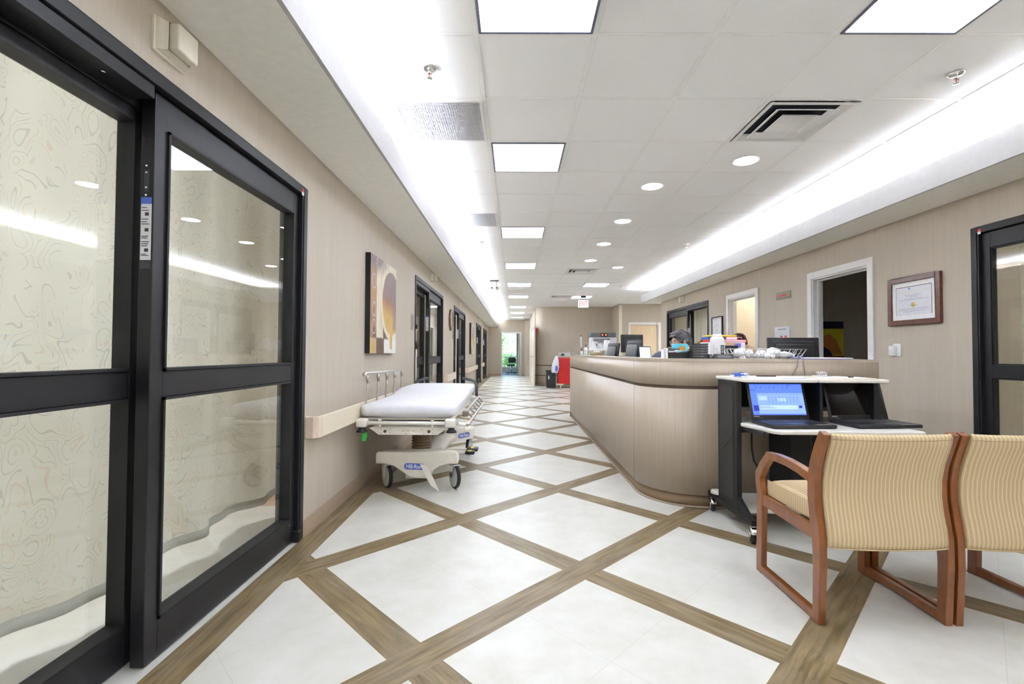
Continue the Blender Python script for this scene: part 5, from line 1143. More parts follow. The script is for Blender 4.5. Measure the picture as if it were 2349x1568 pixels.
# laptops
def laptop(x, y, w, lb, on, rz=0):
    t = thing('laptop', lb, 'laptop', (x, y, .698), 'laptops on the rolling cart'); z = .6985; d = .245; A = Matrix.Translation((x, y, z)) @ Matrix.Rotation(rz, 4, 'Z')
    b = MB().at(A).box((-w / 2, -d / 2, .003), (w / 2, d / 2, .024), .005).build('laptop_base', M_BLACK2, t)
    m = MB().at(A)
    for r in range(6):
        n = 15; kw = (w * .80) / n
        for k in range(n):
            if r == 0 and 4 <= k <= 9: continue
            xa = -w * .40 + k * kw; ya = -.005 + r * .0175; m.box((xa + .001, ya, .024), (xa + kw - .0015, ya + .0150 if r < 5 else ya + .009, .0262))
    m.box((-w * .40 + 4 * w * .8 / 15, -.005, .024), (-w * .40 + 10 * w * .8 / 15, .010, .0262)); m.build('keyboard', M_GREYBLK, b)
    MB().at(A).box((-.065, -.095, .0238), (.035, -.030, .0245)).build('touchpad', mat('touchpad_grey', (.035, .035, .04), .35), b)
    MB().at(A).lathe([(.001, .024), (.0045, .024), (.004, .029), (.001, .030)], (-.010, .037, 0), 12).build('pointing_stick', M_REDPLATE, b)
    MB().at(A).box((w * .18, -.118, .0238), (w * .42, -.108, .0245)).build('palm_sticker', mat('silver_sticker', (.55, .55, .5), .4), b)
    S = A @ Matrix.Translation((0, d / 2 - .006, .022)) @ Matrix.Rotation(math.radians(-16), 4, 'X'); h = .248
    lid = MB().at(S).box((-w / 2, 0, 0), (w / 2, .010, h), .004).build('laptop_lid', M_BLACK2, t)
    sw, z0, z1 = w / 2 - .018, .030, h - .016
    MB().at(S).box((-sw, -.0012, z0), (sw, .0, z1)).build('laptop_screen', M_SC_LIGHT if on else M_SC_OFF, lid)
    m = MB().at(S)
    for s in (-1, 1): m.cyl((s * w * .36 - .018, -.001, .006), (s * w * .36 + .018, -.001, .006), .0055, 10)
    m.build('hinge', M_GREYBLK, lid)
    MB().at(S).box((-sw, -.0008, .018), (-sw + .036, 0, .023)).build('lid_mark', mat('pale_print', (.42, .42, .42), .5), lid)
    if on:
        W = 2 * sw; H = z1 - z0; m = MB().at(S)
        def bx(mt, a, b_, c_, d_, e=.0016): m.use(mt).box((-sw + W * a, -e, z0 + H * b_), (-sw + W * c_, -.001, z0 + H * d_))
        bx(M_SC_BLUE, 0, .955, 1, 1); bx(M_SC_MID, 0, .72, 1, .955); bx(M_SC_DARK, .70, .945, .78, .965, .0019); bx(M_SC_BLUE, 0, .705, 1, .72); bx(M_SC_MID, 0, 0, .115, .70)
        bx(M_SC_DARK, 0, .795, .10, .81, .0019); bx(M_SC_DARK, .02, .13, .12, .31, .0019); bx(M_SC_DARK, .885, .22, .945, .30, .0019); bx(M_SC_BLUE, .12, .665, 1, .675, .0019); bx(M_SC_MID, .12, .335, 1, .345, .0019); bx(M_SC_BLUE, 0, 0, 1, .035)
        bx(M_SC_PALE, .15, .47, .30, .60, .0019); bx(M_SC_PALE, .50, .44, .66, .54, .0019); bx(M_SC_PALE, .15, .18, .86, .31, .0019)
        for k in range(9): bx(M_SC_MID, .33 + k * .068, .37, .336 + k * .068, .62, .0022)
        for k in range(6): bx(M_SC_MID, .15, .39 + k * .042, .93, .396 + k * .042, .0022)
        for k in range(9): bx(M_SC_DARK if k % 3 else M_SC_BLUE, .03 + k * .085, .875, .048 + k * .085, .905, .0019)
        for k in range(3): bx(M_SC_MID, .15, .21 + k * .03, .45 - .05 * k, .22 + k * .03, .0022)
        m.build('screen_windows', None, lid)
    return t
laptop(1.715, 2.925, .385, 'open black laptop with a lit blue screen, left one on the cart', True, math.radians(3))
laptop(2.240, 2.955, .400, 'open black laptop with its screen dark, right one on the cart', False, math.radians(4))
# things on top of the cart
TZ = .984
t = thing('crumpled_wrapper', 'crumpled blue and white wrapper on the left corner of the cart top', 'wrapper', (1.50, 3.15, TZ))
rnd = random.Random(5); m = MB().use(M_BLUELOGO)
for k in range(16):
    c_ = Vector((1.50 + rnd.uniform(-.05, .05), 3.15 + rnd.uniform(-.03, .03), TZ + rnd.uniform(.008, .026))); s_ = rnd.uniform(.012, .024); m.use(M_BLUELOGO if k % 2 else M_PAPER)
    m.prism([(c_.x - s_, c_.y - s_ * .6), (c_.x + s_, c_.y - s_ * .2), (c_.x + s_ * .3, c_.y + s_)], c_.z - .007, c_.z + .004)
m.tube([(1.46, 3.14, TZ + .02), (1.50, 3.13, TZ + .036), (1.545, 3.14, TZ + .018)], .003, 6); m.build('wrapper_body', None, t)
def sheet(mt, x, y, w, d, rz, z, th): return MB().at(Matrix.Translation((x, y, z)) @ Matrix.Rotation(rz, 4, 'Z')).box((-w / 2, -d / 2, 0), (w / 2, d / 2, th))
t = thing('paper_sheets', 'loose white sheets lying on the left half of the cart top', 'papers', (1.72, 3.14, TZ)); sheet(M_PAPER, 1.72, 3.13, .28, .20, .25, TZ, .004).build('sheets', M_PAPER, t); sheet(M_PURPLE, 1.76, 3.12, .24, .18, .12, TZ - .0005, .0012).build('purple_edge', M_PURPLE, t)
t = thing('ink_pen', 'black pen lying on the loose white sheets of the cart', 'pen', (1.70, 3.18, TZ)); MB().tube([(1.63, 3.19, TZ + .008), (1.76, 3.19, TZ + .008)], .004, 8).build('barrel', M_BLACK2, t)
t = thing('clipboard', 'brown clipboard with paper and silver clip on the right half of the cart top', 'clipboard', (2.11, 3.10, TZ)); sheet(M_MAPLE, 2.12, 3.09, .33, .23, -.10, TZ, .004).build('board', M_MAPLE, t); sheet(M_PAPER, 2.125, 3.085, .30, .21, -.10, TZ + .004, .003).build('paper', M_PAPER, t); MB().at(Matrix.Translation((2.06, 3.18, TZ + .007)) @ Matrix.Rotation(-.1, 4, 'Z')).box((-.06, -.012, 0), (.06, .02, .008), .003).build('metal_clip', M_CHROME, t)
t = thing('silver_clip_cluster', 'small tangle of silver clips standing on the clipboard', 'clips', (2.05, 3.17, TZ)); m = MB()
for k in range(5): m.tube([(2.03 + .012 * k, 3.17, TZ + .016), (2.02 + .014 * k, 3.175, TZ + .036 + .004 * (k % 2)), (2.045 + .012 * k, 3.18, TZ + .034), (2.05 + .01 * k, 3.175, TZ + .016)], .0028, 6)
m.build('wire_loops', M_CHROME, t)
t = thing('ink_pen', 'short dark pen cap lying on the clipboard paper', 'pen', (2.17, 3.06, TZ)); MB().tube([(2.155, 3.06, TZ + .011), (2.19, 3.065, TZ + .011)], .004, 8).build('barrel', M_BLACK2, t)
t = thing('paper_scrap', 'printed grey sheet lying on the floor under the cart', 'paper', (1.65, 3.25, .001)); sheet(M_PAPER, 1.62, 3.28, .20, .16, .5, .0015, .001).build('sheet', mat('greyish_paper', (.50, .47, .50), .8), t)

# ------------------------------------------------------------------ waiting chairs
M_STRY = make_stripe('striped_upholstery_side', 1)
def chair():
    t = thing('waiting_chair', 'striped armchair with a cherry wood frame, left of the pair, seen from behind', 'chair', (1.57, 2.25, 0), 'striped waiting chairs in a row')
    X0, X1, th = 1.285, 1.850, .032
    post = [(2.042, 0), (2.036, .12), (2.030, .25), (2.034, .36), (2.050, .44), (2.062, .52), (2.062, .60), (2.048, .67), (2.020, .745), (1.990, .812)]
    w = [.045, .047, .052, .056, .058, .056, .054, .050, .044, .034]
    front = [(2.508, 0), (2.503, .20), (2.494, .40), (2.500, .43), (2.513, .465), (2.514, .505), (2.470, .565), (2.408, .630)]
    wf = [.050, .050, .058, .054, .050, .050, .046, .040]
    arm = [(2.428, .624), (2.34, .630), (2.25, .629), (2.16, .620), (2.075, .604)]
    for x in (X0, X1 - th):
        f = MB().strap(front, wf, x, x + th).build('front_leg', M_CHERRY, t, bevel=.004)
        MB().strap(post, w, x, x + th).build('rear_post', M_CHERRY, t, bevel=.004)
        MB().strap(arm, [.036, .038, .038, .038, .042], x - .002, x + th + .002).build('armrest', M_CHERRY, t, bevel=.004)
        MB().strap([(2.510, .021), (2.40, .024), (2.27, .026), (2.15, .024), (2.035, .021)], [.042, .036, .034, .036, .042], x + .001, x + th - .001).build('floor_runner', M_CHERRY, t, bevel=.004)
        MB().strap([(2.505, .385), (2.03, .372)], .055, x + .003, x + th - .001).build('seat_rail', M_CHERRY, t, bevel=.003)
    MB().box((X0 + th, 2.47, .355), (X1 - th, 2.492, .41)).box((X0 + th, 2.05, .35), (X1 - th, 2.07, .40)).build('cross_rail', M_CHERRY, t, bevel=.003)
    a, b = X0 + th + .001, X1 - th - .001
    P = [(2.055, .405)]
    rows = []
    for i in range(15):
        u = i / 14; x = a + (b - a) * u; e = 1 - (abs(2 * u - 1) ** 8) * .25; row = []
        for q in range(28):
            an = 2 * PI * q / 28; cy, sy = math.cos(an), math.sin(an)
            y = 2.275 + .215 * e ** .2 * math.copysign(abs(cy) ** .25, cy); z = .452 + .040 * e * math.copysign(abs(sy) ** .5, sy) + (.010 * (1 - (2 * u - 1) ** 2) * (1 - ((y - 2.275) / .215) ** 2) if sy > 0 else 0)
            row.append((x, y, z))
        rows.append(row)
    m = MB().use(M_STRIPE); V = m.grid(rows, True, True); m.use(M_STRY); m.f(V[0][::-1]); m.f(V[-1]); m.build('seat_cushion', None, t)
    for x, s in ((a, 1), (b, -1)): MB().box((x - .0006, 2.075, .418), (x + .0006, 2.475, .488)).build('seat_boxing', M_STRY, t)
    MB().tube([(a + .002, 2.07, .414), (a + .002, 2.48, .414)], .004, 6).build('seat_piping', M_PIPING, t)
    # backrest
    ctr = [(2.004, .330), (2.012, .40), (2.028, .47), (2.036, .54), (2.034, .61), (2.018, .68), (1.996, .74), (1.974, .803)]
    cs = []
    for i in range(len(ctr) - 1):
        for k in range(4): f = k / 4; cs.append((ctr[i][0] * (1 - f) + ctr[i + 1][0] * f, ctr[i][1] * (1 - f) + ctr[i + 1][1] * f))
    cs.append(ctr[-1]); n = len(cs); loopU = []
    rows = []
    for i in range(19):
        u = i / 18; x = a + (b - a) * u; e = max(.25, (1 - abs(2 * u - 1) ** 10)); h = .022 * e ** .5; sag = .010 * (1 - (2 * u - 1) ** 2)
        bow = .010 * (abs(2 * u - 1) ** 2)
        B, F = [], []
        for j, (y, z) in enumerate(cs):
            p = cs[max(0, j - 1)]; q = cs[min(n - 1, j + 1)]; d = Vector((q[0] - p[0], q[1] - p[1])).normalized(); nn = Vector((-d.y, d.x)); v = j / (n - 1); hh = h * min(1, .55 + 3 * min(v, 1 - v) * 2)
            zz = z - (sag * .3 if v > .9 else 0) - (.006 * (1 - (2 * u - 1) ** 2) if v < .08 else 0)
            B.append((x, y + nn.x * hh - sag * .5 + .004, zz + nn.y * hh)); F.append((x, y - nn.x * hh - sag * .5 + .004, zz - nn.y * hh))
        top = [(x, (B[-1][1] + F[-1][1]) / 2, B[-1][2] + .012)]
        rows.append(B + top + F[::-1])
    m = MB(); V = m.grid(rows, True, True); m.f(V[0][::-1]); m.f(V[-1]); m.build('backrest', M_STRIPE, t)
    bk = [r[:n] for r in rows]
    m = MB()
    m.tube([(p[0], p[1] - .002, p[2]) for p in [r[0] for r in bk]], .0028, 6); m.tube([(p[0] + .002, p[1] - .001, p[2]) for p in bk[0]], .0028, 6); m.tube([(p[0] - .002, p[1] - .001, p[2]) for p in bk[-1]], .0028, 6)
    m.build('back_piping', M_PIPING, t); MB().tube([(p[0], p[1] - .0002, p[2] - .012) for p in [r[-1] for r in bk]], .0009, 5).build('top_stitching', mat('stitch_brown', (.30, .21, .10), .8), t)
    return t
M_PIPING = make_stripe('piping_stripe', 2, .006)
ch = chair(); dup(ch, (1.57 + .578, 2.25, 0), 'striped armchair with a cherry wood frame, cut by the right edge of the photo')

# ------------------------------------------------------------------ red crash cart corner
t = thing('crash_cart', 'red crash cart standing beyond the far end of the desk', 'medical cart', (1.75, 15.6, 0)); MB().box((1.42, 15.35, .14), (2.10, 15.85, 1.0), .01).build('cart_body', M_RED, t)
m = MB(); m.box((1.40, 15.33, 1.0), (2.12, 15.87, 1.015)); m.build('top_mat', M_CREAM2, t)
for k in range(9): z = .93 - (.055 * k if k < 6 else .33 + .10 * (k - 6)); MB().box((1.425, 15.345, z - .03), (2.09, 15.35, z + .018)).build('drawer_front', M_RED, t) if k in (0,) else None
for k, z in enumerate((.93, .87, .81, .75, .70, .645, .57, .45)):
    d = MB().box((1.43, 15.343, z - .024), (2.09, 15.35, z + .022)).build('drawer', M_RED, t, bevel=.003); MB().tube([(1.80, 15.343, z + .005), (1.83, 15.325, z + .012), (1.90, 15.325, z + .012), (1.93, 15.343, z + .005)], .008, 6).build('drawer_pull', M_PAPER, d)
MB().box((1.36, 15.35, .10), (1.60, 15.6, .14), .01).build('cream_bumper', M_CREAM2, t)
for x in (1.50, 2.02):
    for y in (15.42, 15.78): MB().lathe([(.001, -.02), (.05, -.02), (.05, .02), (.001, .02)], (x, y, .05), 16, 'x').build('wheel', M_CREAM2, t)
    MB().cyl((x, 15.42, .08), (x, 15.42, .105), .045, 12).build('caster_housing', M_CREAM2, t)
t = thing('defibrillator', 'grey defibrillator with cables on top of the red crash cart', 'medical device', (1.65, 15.55, 1.015)); MB().box((1.46, 15.42, 1.016), (1.82, 15.70, 1.15), .02).build('device_body', mat('device_grey', (.55, .56, .55), .5), t); MB().box((1.52, 15.415, 1.05), (1.62, 15.42, 1.12)).build('screen', M_GREYBLK, t); MB().tube([(1.82, 15.45, 1.05), (1.90, 15.4, 1.15), (2.02, 15.4, 1.10), (2.06, 15.45, 1.02)], .012, 6).tube([(1.70, 15.5, 1.15), (1.76, 15.5, 1.19), (1.86, 15.5, 1.15)], .01, 6).build('cables', M_LOUVER, t)
t = thing('yellow_tags', 'small yellow and purple tags on the crash cart top', 'tags', (1.6, 15.37, 1.016)); MB().use(M_YELLOW).box((1.62, 15.34, 1.016), (1.72, 15.40, 1.03)).use(M_PURPLE).box((1.48, 15.34, 1.016), (1.56, 15.40, 1.03)).build('tag_cards', None, t)
t = thing('plastic_bag', 'clear plastic bag with blue contents hanging at the side of the crash cart', 'bag', (1.30, 15.3, .5)); rnd = random.Random(9); rows = []
for k in range(12):
    v = k / 11; r_ = .02 + .095 * math.sin(PI * min(1, v * .62 + .06)) ; z = 1.05 - .55 * v; rows.append([(1.36 - .06 * v + r_ * math.cos(2 * PI * q / 16) * (1 + rnd.uniform(-.15, .15)), 15.28 + .7 * r_ * math.sin(2 * PI * q / 16), z) for q in range(16)])
m = MB(); V = m.grid(rows, True, True); m.f(V[-1]); m.build('bag_film', mat('milky_film', (.72, .74, .80), .4), t); MB().ell((1.35, 15.20, .64), (.045, .03, .10)).build('blue_contents', M_BLUELOGO, t)
t = thing('waste_bin', 'black wheeled waste bin beside the red crash cart', 'bin', (1.19, 15.55, 0)); MB().prism([(1.045, 15.40), (1.34, 15.40), (1.34, 15.72), (1.045, 15.72)], 0.0, .53).build('bin_body', M_BLACK2, t, bevel=.02); MB().box((1.02, 15.37, .52), (1.36, 15.75, .575), .015).build('bin_lid', M_BLACK2, t); MB().box((1.10, 15.395, .28), (1.135, 15.40, .40)).build('white_sticker', M_PAPER, t)
t = thing('fire_alarm', 'small red fire alarm on the corner of the curved wall', 'fire alarm', (.80, 16.9, 1.9)); MB().box((.76, 16.80, 1.88), (.83, 16.88, 2.02), .008).build('alarm_body', M_REDPLATE, t)
# end room chair
t = thing('office_chair', 'black swivel office chair in the room at the end of the corridor', 'office chair', (-.17, 25.2, 0))
MB().box((-.40, 24.95, .44), (.02, 25.4, .52), .03).build('seat', M_BLACK2, t); MB().box((-.34, 25.42, .60), (.06, 25.48, .88), .025).build('backrest', M_BLACK2, t); MB().tube([(-.14, 25.40, .48), (-.14, 25.50, .55), (-.14, 25.49, .70)], .015, 6).build('back_bracket', M_BLACK2, t); MB().cyl((-.17, 25.2, .10), (-.17, 25.2, .45), .025, 12).build('gas_lift', M_CHROME, t)
m = MB()
for k in range(5): a = 2 * PI * k / 5 + .3; m.tube([(-.17, 25.2, .11), (-.17 + .29 * math.cos(a), 25.2 + .29 * math.sin(a), .07)], .018, 8); m.ell((-.17 + .29 * math.cos(a), 25.2 + .29 * math.sin(a), .03), (.022, .022, .03))
m.build('five_star_base', M_BLACK2, t)
t = thing('iv_stand', 'thin steel IV stand by the corner of the right wall', 'iv stand', (3.60, 11.9, 0)); MB().tube([(3.57, 11.9, .04), (3.57, 11.9, 1.9)], .010, 8).tube([(3.57, 11.9, 1.85), (3.60, 11.9, 1.93), (3.70, 11.9, 1.93), (3.74, 11.9, 1.97)], .006, 6).build('pole', M_STEEL, t)
m = MB()
for k in range(5): a = 2 * PI * k / 5; m.tube([(3.57, 11.9, .07), (3.57 + .22 * math.cos(a), 11.9 + .22 * math.sin(a), .02)], .010, 6)
m.build('star_base', M_STEEL, t)

# ------------------------------------------------------------------ people
def remesh_body(m, name, mt, par, vox, smooth=4):
    o = m.build(name, mt, par); md = o.modifiers.new('r', 'REMESH'); md.mode = 'VOXEL'; md.voxel_size = vox; md.use_smooth_shade = True
    s = o.modifiers.new('s', 'SMOOTH'); s.iterations = smooth; s.factor = .5; return o
def hand(m, M, curl=.6, L_=.085):
    """palm at origin pointing along local +x, palm facing -z, thumb on +y side"""
    old = m.M; m.at(old @ M)
    m.ell((.035, 0, 0), (.045, .038, .015), 14, 8)
    for k, (y, l) in enumerate(((.028, .072), (.010, .080), (-.009, .075), (-.026, .060))):
        p = [Vector((.062, y, 0))]; a = 0
        for s_ in range(3):
            a += curl * (.5 + .35 * s_); p.append(p[-1] + Vector((math.cos(a), 0, -math.sin(a))) * l * (.45, .32, .23)[s_])
        m.tube(p, [.0092, .0086, .008, .0068], 8)
    m.tube([(.010, .026, -.004), (.035, .050, -.012), (.058, .058, -.024), (.075, .052, -.034)], [.012, .0105, .009, .0075], 8)
    m.at(old)
def head_mesh(m, Hm):
    """head facing local -X, centred at origin"""
    m.at(Hm)
    m.ell((.008, 0, .020), (.098, .076, .098), 24, 16); m.ell((-.022, 0, -.035), (.070, .060, .078), 20, 14)
    m.ell((-.052, 0, -.088), (.030, .030, .022), 14, 10)      # chin
    m.tube([(-.088, 0, .020), (-.098, 0, .002), (-.112, 0, -.018), (-.100, 0, -.028)], [.008, .010, .014, .012], 10)   # nose
    m.ell((-.084, 0, .034), (.014, .050, .010), 12, 8)        # brow
    m.ell((-.084, 0, -.052), (.014, .026, .008), 12, 8); m.ell((-.081, 0, -.063), (.014, .022, .008), 12, 8)   # lips
    for s in (-1, 1):
        m.ell((-.068, s * .040, -.02), (.022, .018, .022), 12, 8)     # cheeks
        m.ell((.012, s * .078, -.010), (.018, .009, .032), 12, 8); m.ell((.016, s * .086, .004), (.014, .006, .020), 10, 8)   # ears
def face_bits(par, Hm, specs=True):
    for s in (-1, 1):
        e = MB().at(Hm).ell((-.072, s * .031, .014), (.010, .013, .009), 14, 10).build('eye', M_WHITE, par); MB().at(Hm).ell((-.0795, s * .031, .014), (.0035, .0055, .0055), 10, 8).build('iris', M_DARKFRAME, e)
    MB().at(Hm).tube([(-.097, -.022, -.057), (-.101, 0, -.058), (-.097, .022, -.057)], .0032, 6).build('mouth_line', mat('lip', (.42, .15, .13), .5), par)
    if specs:
        m = MB().at(Hm)
        for s in (-1, 1):
            m.tube([(-.105, s * (.034 + .024 * math.cos(a)), .012 + .019 * math.sin(a)) for a in [2 * PI * q / 16 for q in range(17)]], .0018, 6); m.tube([(-.104, s * .058, .018), (-.05, s * .080, .018), (.012, s * .084, .012)], .0018, 6)
        m.tube([(-.105, -.010, .016), (-.110, 0, .019), (-.105, .010, .016)], .0018, 6); g = m.build('eyeglasses', M_STEEL, par)
        m = MB().at(Hm)
        for s in (-1, 1): m.prism([(s * (.034 + .022 * math.cos(a)), .012 + .017 * math.sin(a)) for a in [2 * PI * q / 16 for q in range(16)]], -.1055, -.1045, 'x')
        m.build('lens', M_CLEAR, g)
def hair(par, Hm, mt, seed, length=.0):
    rnd = random.Random(seed); m = MB().at(Hm)
    m.ell((.020, 0, .038), (.102, .090, .098), 28, 18); m.ell((.060, 0, -.010), (.062, .080, .085), 20, 14); m.ell((.070, 0, -.050 - length), (.045, .066, .05), 18, 12)
    for k in range(70):   # locks
        a = rnd.uniform(-1, 1); b = rnd.uniform(.0, 1)
        p0 = Vector((.03 - .07 * b, .03 * a, .135 - .01 * b)); y = .092 * a
        p1 = Vector((-.045 * b - .03, y * .9, .105)); p2 = Vector((-.085 * b * .9 + .005, y * 1.02, .055 - .02 * (1 - b)))
        if b < .6: p1 = Vector((.06 * (1 - b), y, .10)); p2 = Vector((.09 * (1 - b) - .02, .094 * (1 if a > 0 else -1), .01 - .04 * (1 - b)))
        m.tube([p0, p1, p2], [.010, .012, .006], 6)
    for k in range(9): y = -.06 + .015 * k; m.tube([(.0, y, .128 - abs(y) * .4), (-.06, y * 1.05, .108 - abs(y) * .3), (-.098, y * 1.1, .072 + rnd.uniform(-.006, .006))], [.012, .013, .006], 6)
    o = m.build('hair', mt, par); md = o.modifiers.new('r', 'REMESH'); md.mode = 'VOXEL'; md.voxel_size = .0045; md.use_smooth_shade = True; s = o.modifiers.new('s', 'SMOOTH'); s.iterations = 2; s.factor = .4
    return o
def person(lb, base, head, hr, tilt, turn, joints, shirt, hairm, seed, specs, hands):
    t = thing('person', lb, 'person', base); HS = Matrix.Scale(.93, 4); Hm = Matrix.Translation(head) @ Matrix.Rotation(turn, 4, 'Z') @ Matrix.Rotation(tilt, 4, 'Y') @ HS
    J = joints; m = MB(); head_mesh(m, Hm); m.at(Matrix())
    nb = Hm @ Vector((.030, 0, -.060))
    m.tube([nb, J['neck']], [.052, .058], 14)
    m.tube([J['neck'], J['chest'], J['waist'], J['hip']], [.09, .13, .125, .15], 18)
    for s in ('l', 'r'):
        m.ell(J['sh_' + s], (.060, .060, .058)); m.tube([J['neck'], J['sh_' + s]], [.06, .055], 12)
        m.tube([J['sh_' + s], J['el_' + s], J['wr_' + s]], [.050, .038, .026], 12)
        m.tube([J['hp_' + s], J['kn_' + s], J['an_' + s]], [.088, .062, .042], 12)
        hand(m, hands[s], .55 if s == 'l' else .35)
    remesh_body(m, 'body', M_SKIN, t, .0055, 3); 
    # scrub top and trousers follow the body
    m = MB(); m.tube([Vector(J['neck']) - Vector((0, 0, .02)), J['chest'], J['waist'], J['hip']], [.098, .146, .142, .165], 18)
    for s in ('l', 'r'):
        m.ell(J['sh_' + s], (.070, .070, .066)); e = Vector(J['sh_' + s]).lerp(Vector(J['el_' + s]), .7); m.tube([J['neck'], J['sh_' + s]], [.07, .068], 12); m.tube([J['sh_' + s], e], [.066, .062], 12)
    remesh_body(m, 'scrub_top', shirt, t, .008, 3)
    m = MB(); m.ell(J['hip'], (.175, .185, .13))
    for s in ('l', 'r'): m.tube([J['hp_' + s], J['kn_' + s], Vector(J['kn_' + s]).lerp(Vector(J['an_' + s]), .93)], [.104, .078, .064], 12)
    remesh_body(m, 'trousers', shirt, t, .01, 3)
    for s in ('l', 'r'):
        a = Vector(J['an_' + s]); MB().ell((a.x - .07, a.y, .042), (.135, .045, .042)).build('shoe', M_WHITE, t)
    face_bits(t, Hm, specs); hair(t, Hm, hairm, seed); return t
def hm(p, d, up):
    d = Vector(d).normalized(); z = (Vector(up) - d * Vector(up).dot(d)).normalized(); y = z.cross(d); M = Matrix((d, y, z)).transposed().to_4x4(); M.translation = p; return M
J = dict(neck=(1.795, 4.90, 1.115), chest=(1.845, 4.90, .95), waist=(1.875, 4.90, .72), hip=(1.885, 4.90, .56), sh_l=(1.815, 4.72, 1.045), sh_r=(1.815, 5.08, 1.045), el_l=(1.66, 4.735, .80), el_r=(1.64, 5.13, .80),
         wr_l=(1.625, 4.83, 1.085), wr_r=(1.43, 5.08, .79), hp_l=(1.86, 4.80, .54), hp_r=(1.86, 5.00, .54), kn_l=(1.47, 4.78, .53), kn_r=(1.47, 5.02, .53), an_l=(1.50, 4.78, .09), an_r=(1.50, 5.02, .09))
person('person with short grey hair and glasses seated behind the desk, hand at chin', (1.88, 4.9, 0), (1.724, 4.90, 1.262), 1, math.radians(-12), math.radians(4), J, M_SCRUB, M_HAIR, 3, True,
       {'l': hm((1.625, 4.835, 1.09), (-.12, .12, 1), (1, .1, 0)), 'r': hm((1.43, 5.08, .79), (-1, -.1, -.05), (0, 0, 1))})
t = thing('desk_chair', 'dark grey office chair under the seated person', 'office chair', (1.9, 4.9, 0)); MB().box((1.66, 4.66, .38), (2.12, 5.14, .43), .02).build('seat', M_GREYBLK, t)
m = MB(); m.prism([(2.10, 4.68), (2.14, 4.70), (2.14, 5.10), (2.10, 5.12)], .55, 1.02); m.build('backrest', M_GREYBLK, t, bevel=.015); MB().tube([(2.0, 4.9, .39), (2.14, 4.9, .42), (2.15, 4.9, .7)], .018, 8).build('back_bracket', M_BLACK2, t); MB().cyl((1.89, 4.9, .1), (1.89, 4.9, .39), .026, 12).build('gas_lift', M_BLACK2, t)
m = MB()
for k in range(5): a = 2 * PI * k / 5; m.tube([(1.89, 4.9, .11), (1.89 + .28 * math.cos(a), 4.9 + .28 * math.sin(a), .07)], .018, 8); m.ell((1.89 + .28 * math.cos(a), 4.9 + .28 * math.sin(a), .03), (.022, .022, .03))
m.build('five_star_base', M_BLACK2, t)
t = thing('desk_chair', 'empty blue-grey office chair whose back rises left of the grey file holder', 'office chair', (1.66, 5.6, 0))
P = []
for q in range(13): a = PI * q / 12; P.append((1.74 + .16 * math.cos(a), .98 + .19 * math.sin(a)))
P += [(1.58, .60), (1.90, .60)]
MB().prism(P, 5.56, 5.60, 'y').build('backrest', mat('blue_grey_fabric', (.16, .19, .25), .8), t, bevel=.012); MB().box((1.50, 5.62, .42), (1.96, 6.05, .48), .03).build('seat', M_GREYBLK, t); MB().cyl((1.73, 5.83, .1), (1.73, 5.83, .43), .026, 12).build('gas_lift', M_BLACK2, t); MB().tube([(1.74, 5.8, .43), (1.74, 5.61, .45), (1.74, 5.60, .66)], .018, 8).build('back_bracket', M_BLACK2, t)
m = MB()
for k in range(5): a = 2 * PI * k / 5; m.tube([(1.73, 5.83, .11), (1.73 + .26 * math.cos(a), 5.83 + .26 * math.sin(a), .07)], .018, 8); m.ell((1.73 + .26 * math.cos(a), 5.83 + .26 * math.sin(a), .03), (.022, .022, .03))
m.build('five_star_base', M_BLACK2, t)
# second person stooping in the lit doorway
J = dict(neck=(3.55, 7.38, 1.235), chest=(3.66, 7.38, 1.12), waist=(3.78, 7.38, .98), hip=(3.84, 7.38, .86), sh_l=(3.59, 7.21, 1.15), sh_r=(3.59, 7.55, 1.15), el_l=(3.52, 7.19, .90), el_r=(3.52, 7.57, .90),
         wr_l=(3.40, 7.25, .75), wr_r=(3.40, 7.51, .75), hp_l=(3.82, 7.30, .84), hp_r=(3.82, 7.46, .84), kn_l=(3.72, 7.29, .47), kn_r=(3.72, 7.47, .47), an_l=(3.76, 7.29, .09), an_r=(3.76, 7.47, .09))
person('person with dark auburn hair and beige scrubs stooping in the lit doorway', (3.75, 7.38, 0), (3.51, 7.38, 1.335), 1, math.radians(-22), 0, J, M_SCRUB2, M_HAIR2, 8, False,
       {'l': hm((3.395, 7.255, .745), (-.7, .1, -.6), (-.5, 0, .6)), 'r': hm((3.395, 7.505, .745), (-.7, -.1, -.6), (-.5, 0, .6))})

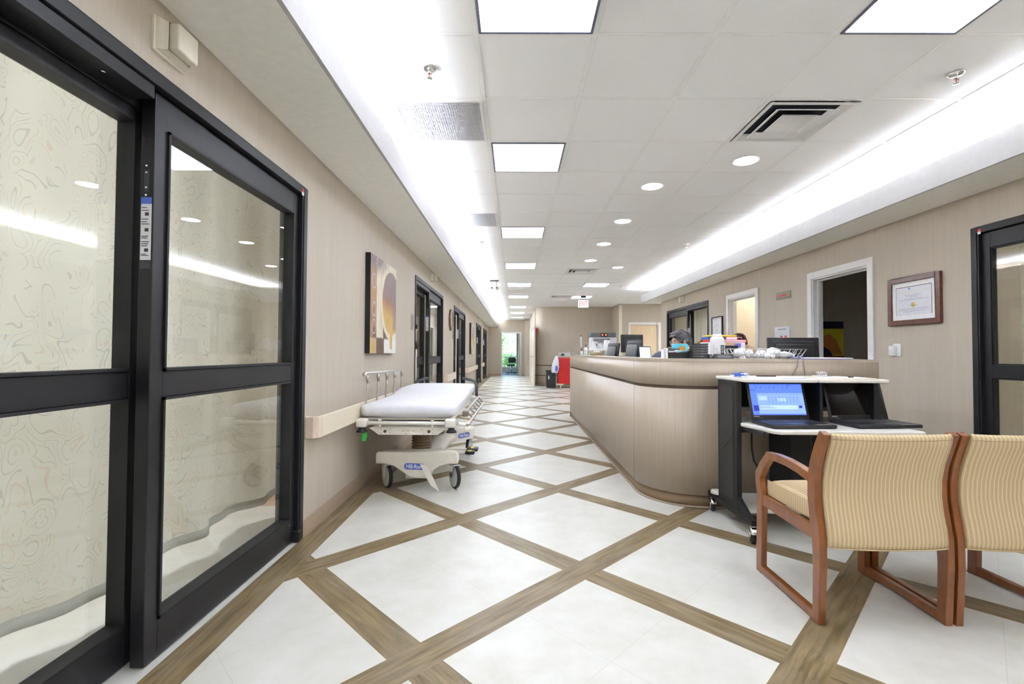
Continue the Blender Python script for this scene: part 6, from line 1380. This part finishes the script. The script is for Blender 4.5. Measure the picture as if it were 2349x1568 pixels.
# ------------------------------------------------------------------ camera, world, render look
f_px, pitch, yaw, roll = 1081.5, .0228, -.0058, .0052
cp, sp_, cy, sy, cr, sr = math.cos(pitch), math.sin(pitch), math.cos(yaw), math.sin(yaw), math.cos(roll), math.sin(roll)
fwd = Vector((sy * cp, cy * cp, sp_)); right = Vector((cy, -sy, 0)); up = right.cross(fwd)
r2 = right * cr + up * sr; u2 = -right * sr + up * cr
cam = bpy.data.cameras.new('camera'); cam.sensor_width = 36; cam.lens = f_px / 2349 * 36; cam.clip_start = .05; cam.clip_end = 200
co = bpy.data.objects.new('camera', cam); C.objects.link(co)
Mc = Matrix((r2, u2, -fwd)).transposed().to_4x4(); Mc.translation = (0, 0, 1.14); co.matrix_world = Mc
bpy.context.scene.camera = co
w = bpy.data.worlds.new('sky'); bpy.context.scene.world = w; w.use_nodes = True; nt = w.node_tree; nt.nodes.clear()
o_ = nt.nodes.new('ShaderNodeOutputWorld'); bg = nt.nodes.new('ShaderNodeBackground'); sk = nt.nodes.new('ShaderNodeTexSky'); sk.sky_type = 'NISHITA'; sk.sun_elevation = math.radians(48); sk.sun_rotation = math.radians(200); sk.sun_disc = False
nt.links.new(sk.outputs[0], bg.inputs[0]); nt.links.new(bg.outputs[0], o_.inputs[0]); bg.inputs[1].default_value = 1.5
sun = bpy.data.lights.new('sun', 'SUN'); sun.energy = 12; sun.angle = .02; so = bpy.data.objects.new('sun', sun); C.objects.link(so); so.rotation_euler = (math.radians(42), 0, math.radians(-25)); so.location = (0, 30, 20)
sc = bpy.context.scene
sc.view_settings.view_transform = 'Standard'; sc.view_settings.look = 'None'; sc.view_settings.gamma = 1; sc.view_settings.exposure = EXPOSURE; sc.view_settings.use_curve_mapping = False
sc.cycles.use_adaptive_sampling = True; sc.cycles.adaptive_threshold = .03; sc.cycles.adaptive_min_samples = 32
sc.cycles.max_bounces = 9; sc.cycles.diffuse_bounces = 7; sc.cycles.glossy_bounces = 3; sc.cycles.transmission_bounces = 4; sc.cycles.transparent_max_bounces = 12
sc.cycles.sample_clamp_indirect = 40; sc.cycles.use_denoising = True; sc.cycles.caustics_reflective = False; sc.cycles.caustics_refractive = False

# the little things round the curved desk corner sit fully on the counter
for o in list(sc.objects):
    if o.parent is None and o.name.split('.')[0] in ('file_binder', 'magazine_file', 'desk_tray', 'marker_pen', 'card_stack'): o.location.x += .034; o.location.y += .10
    if o.parent is None and o.name.startswith('tissue_box'): o.location.x += .014; o.location.y += .05
    if o.parent is None and o.name.startswith('letter_tray'): o.location.x -= .033
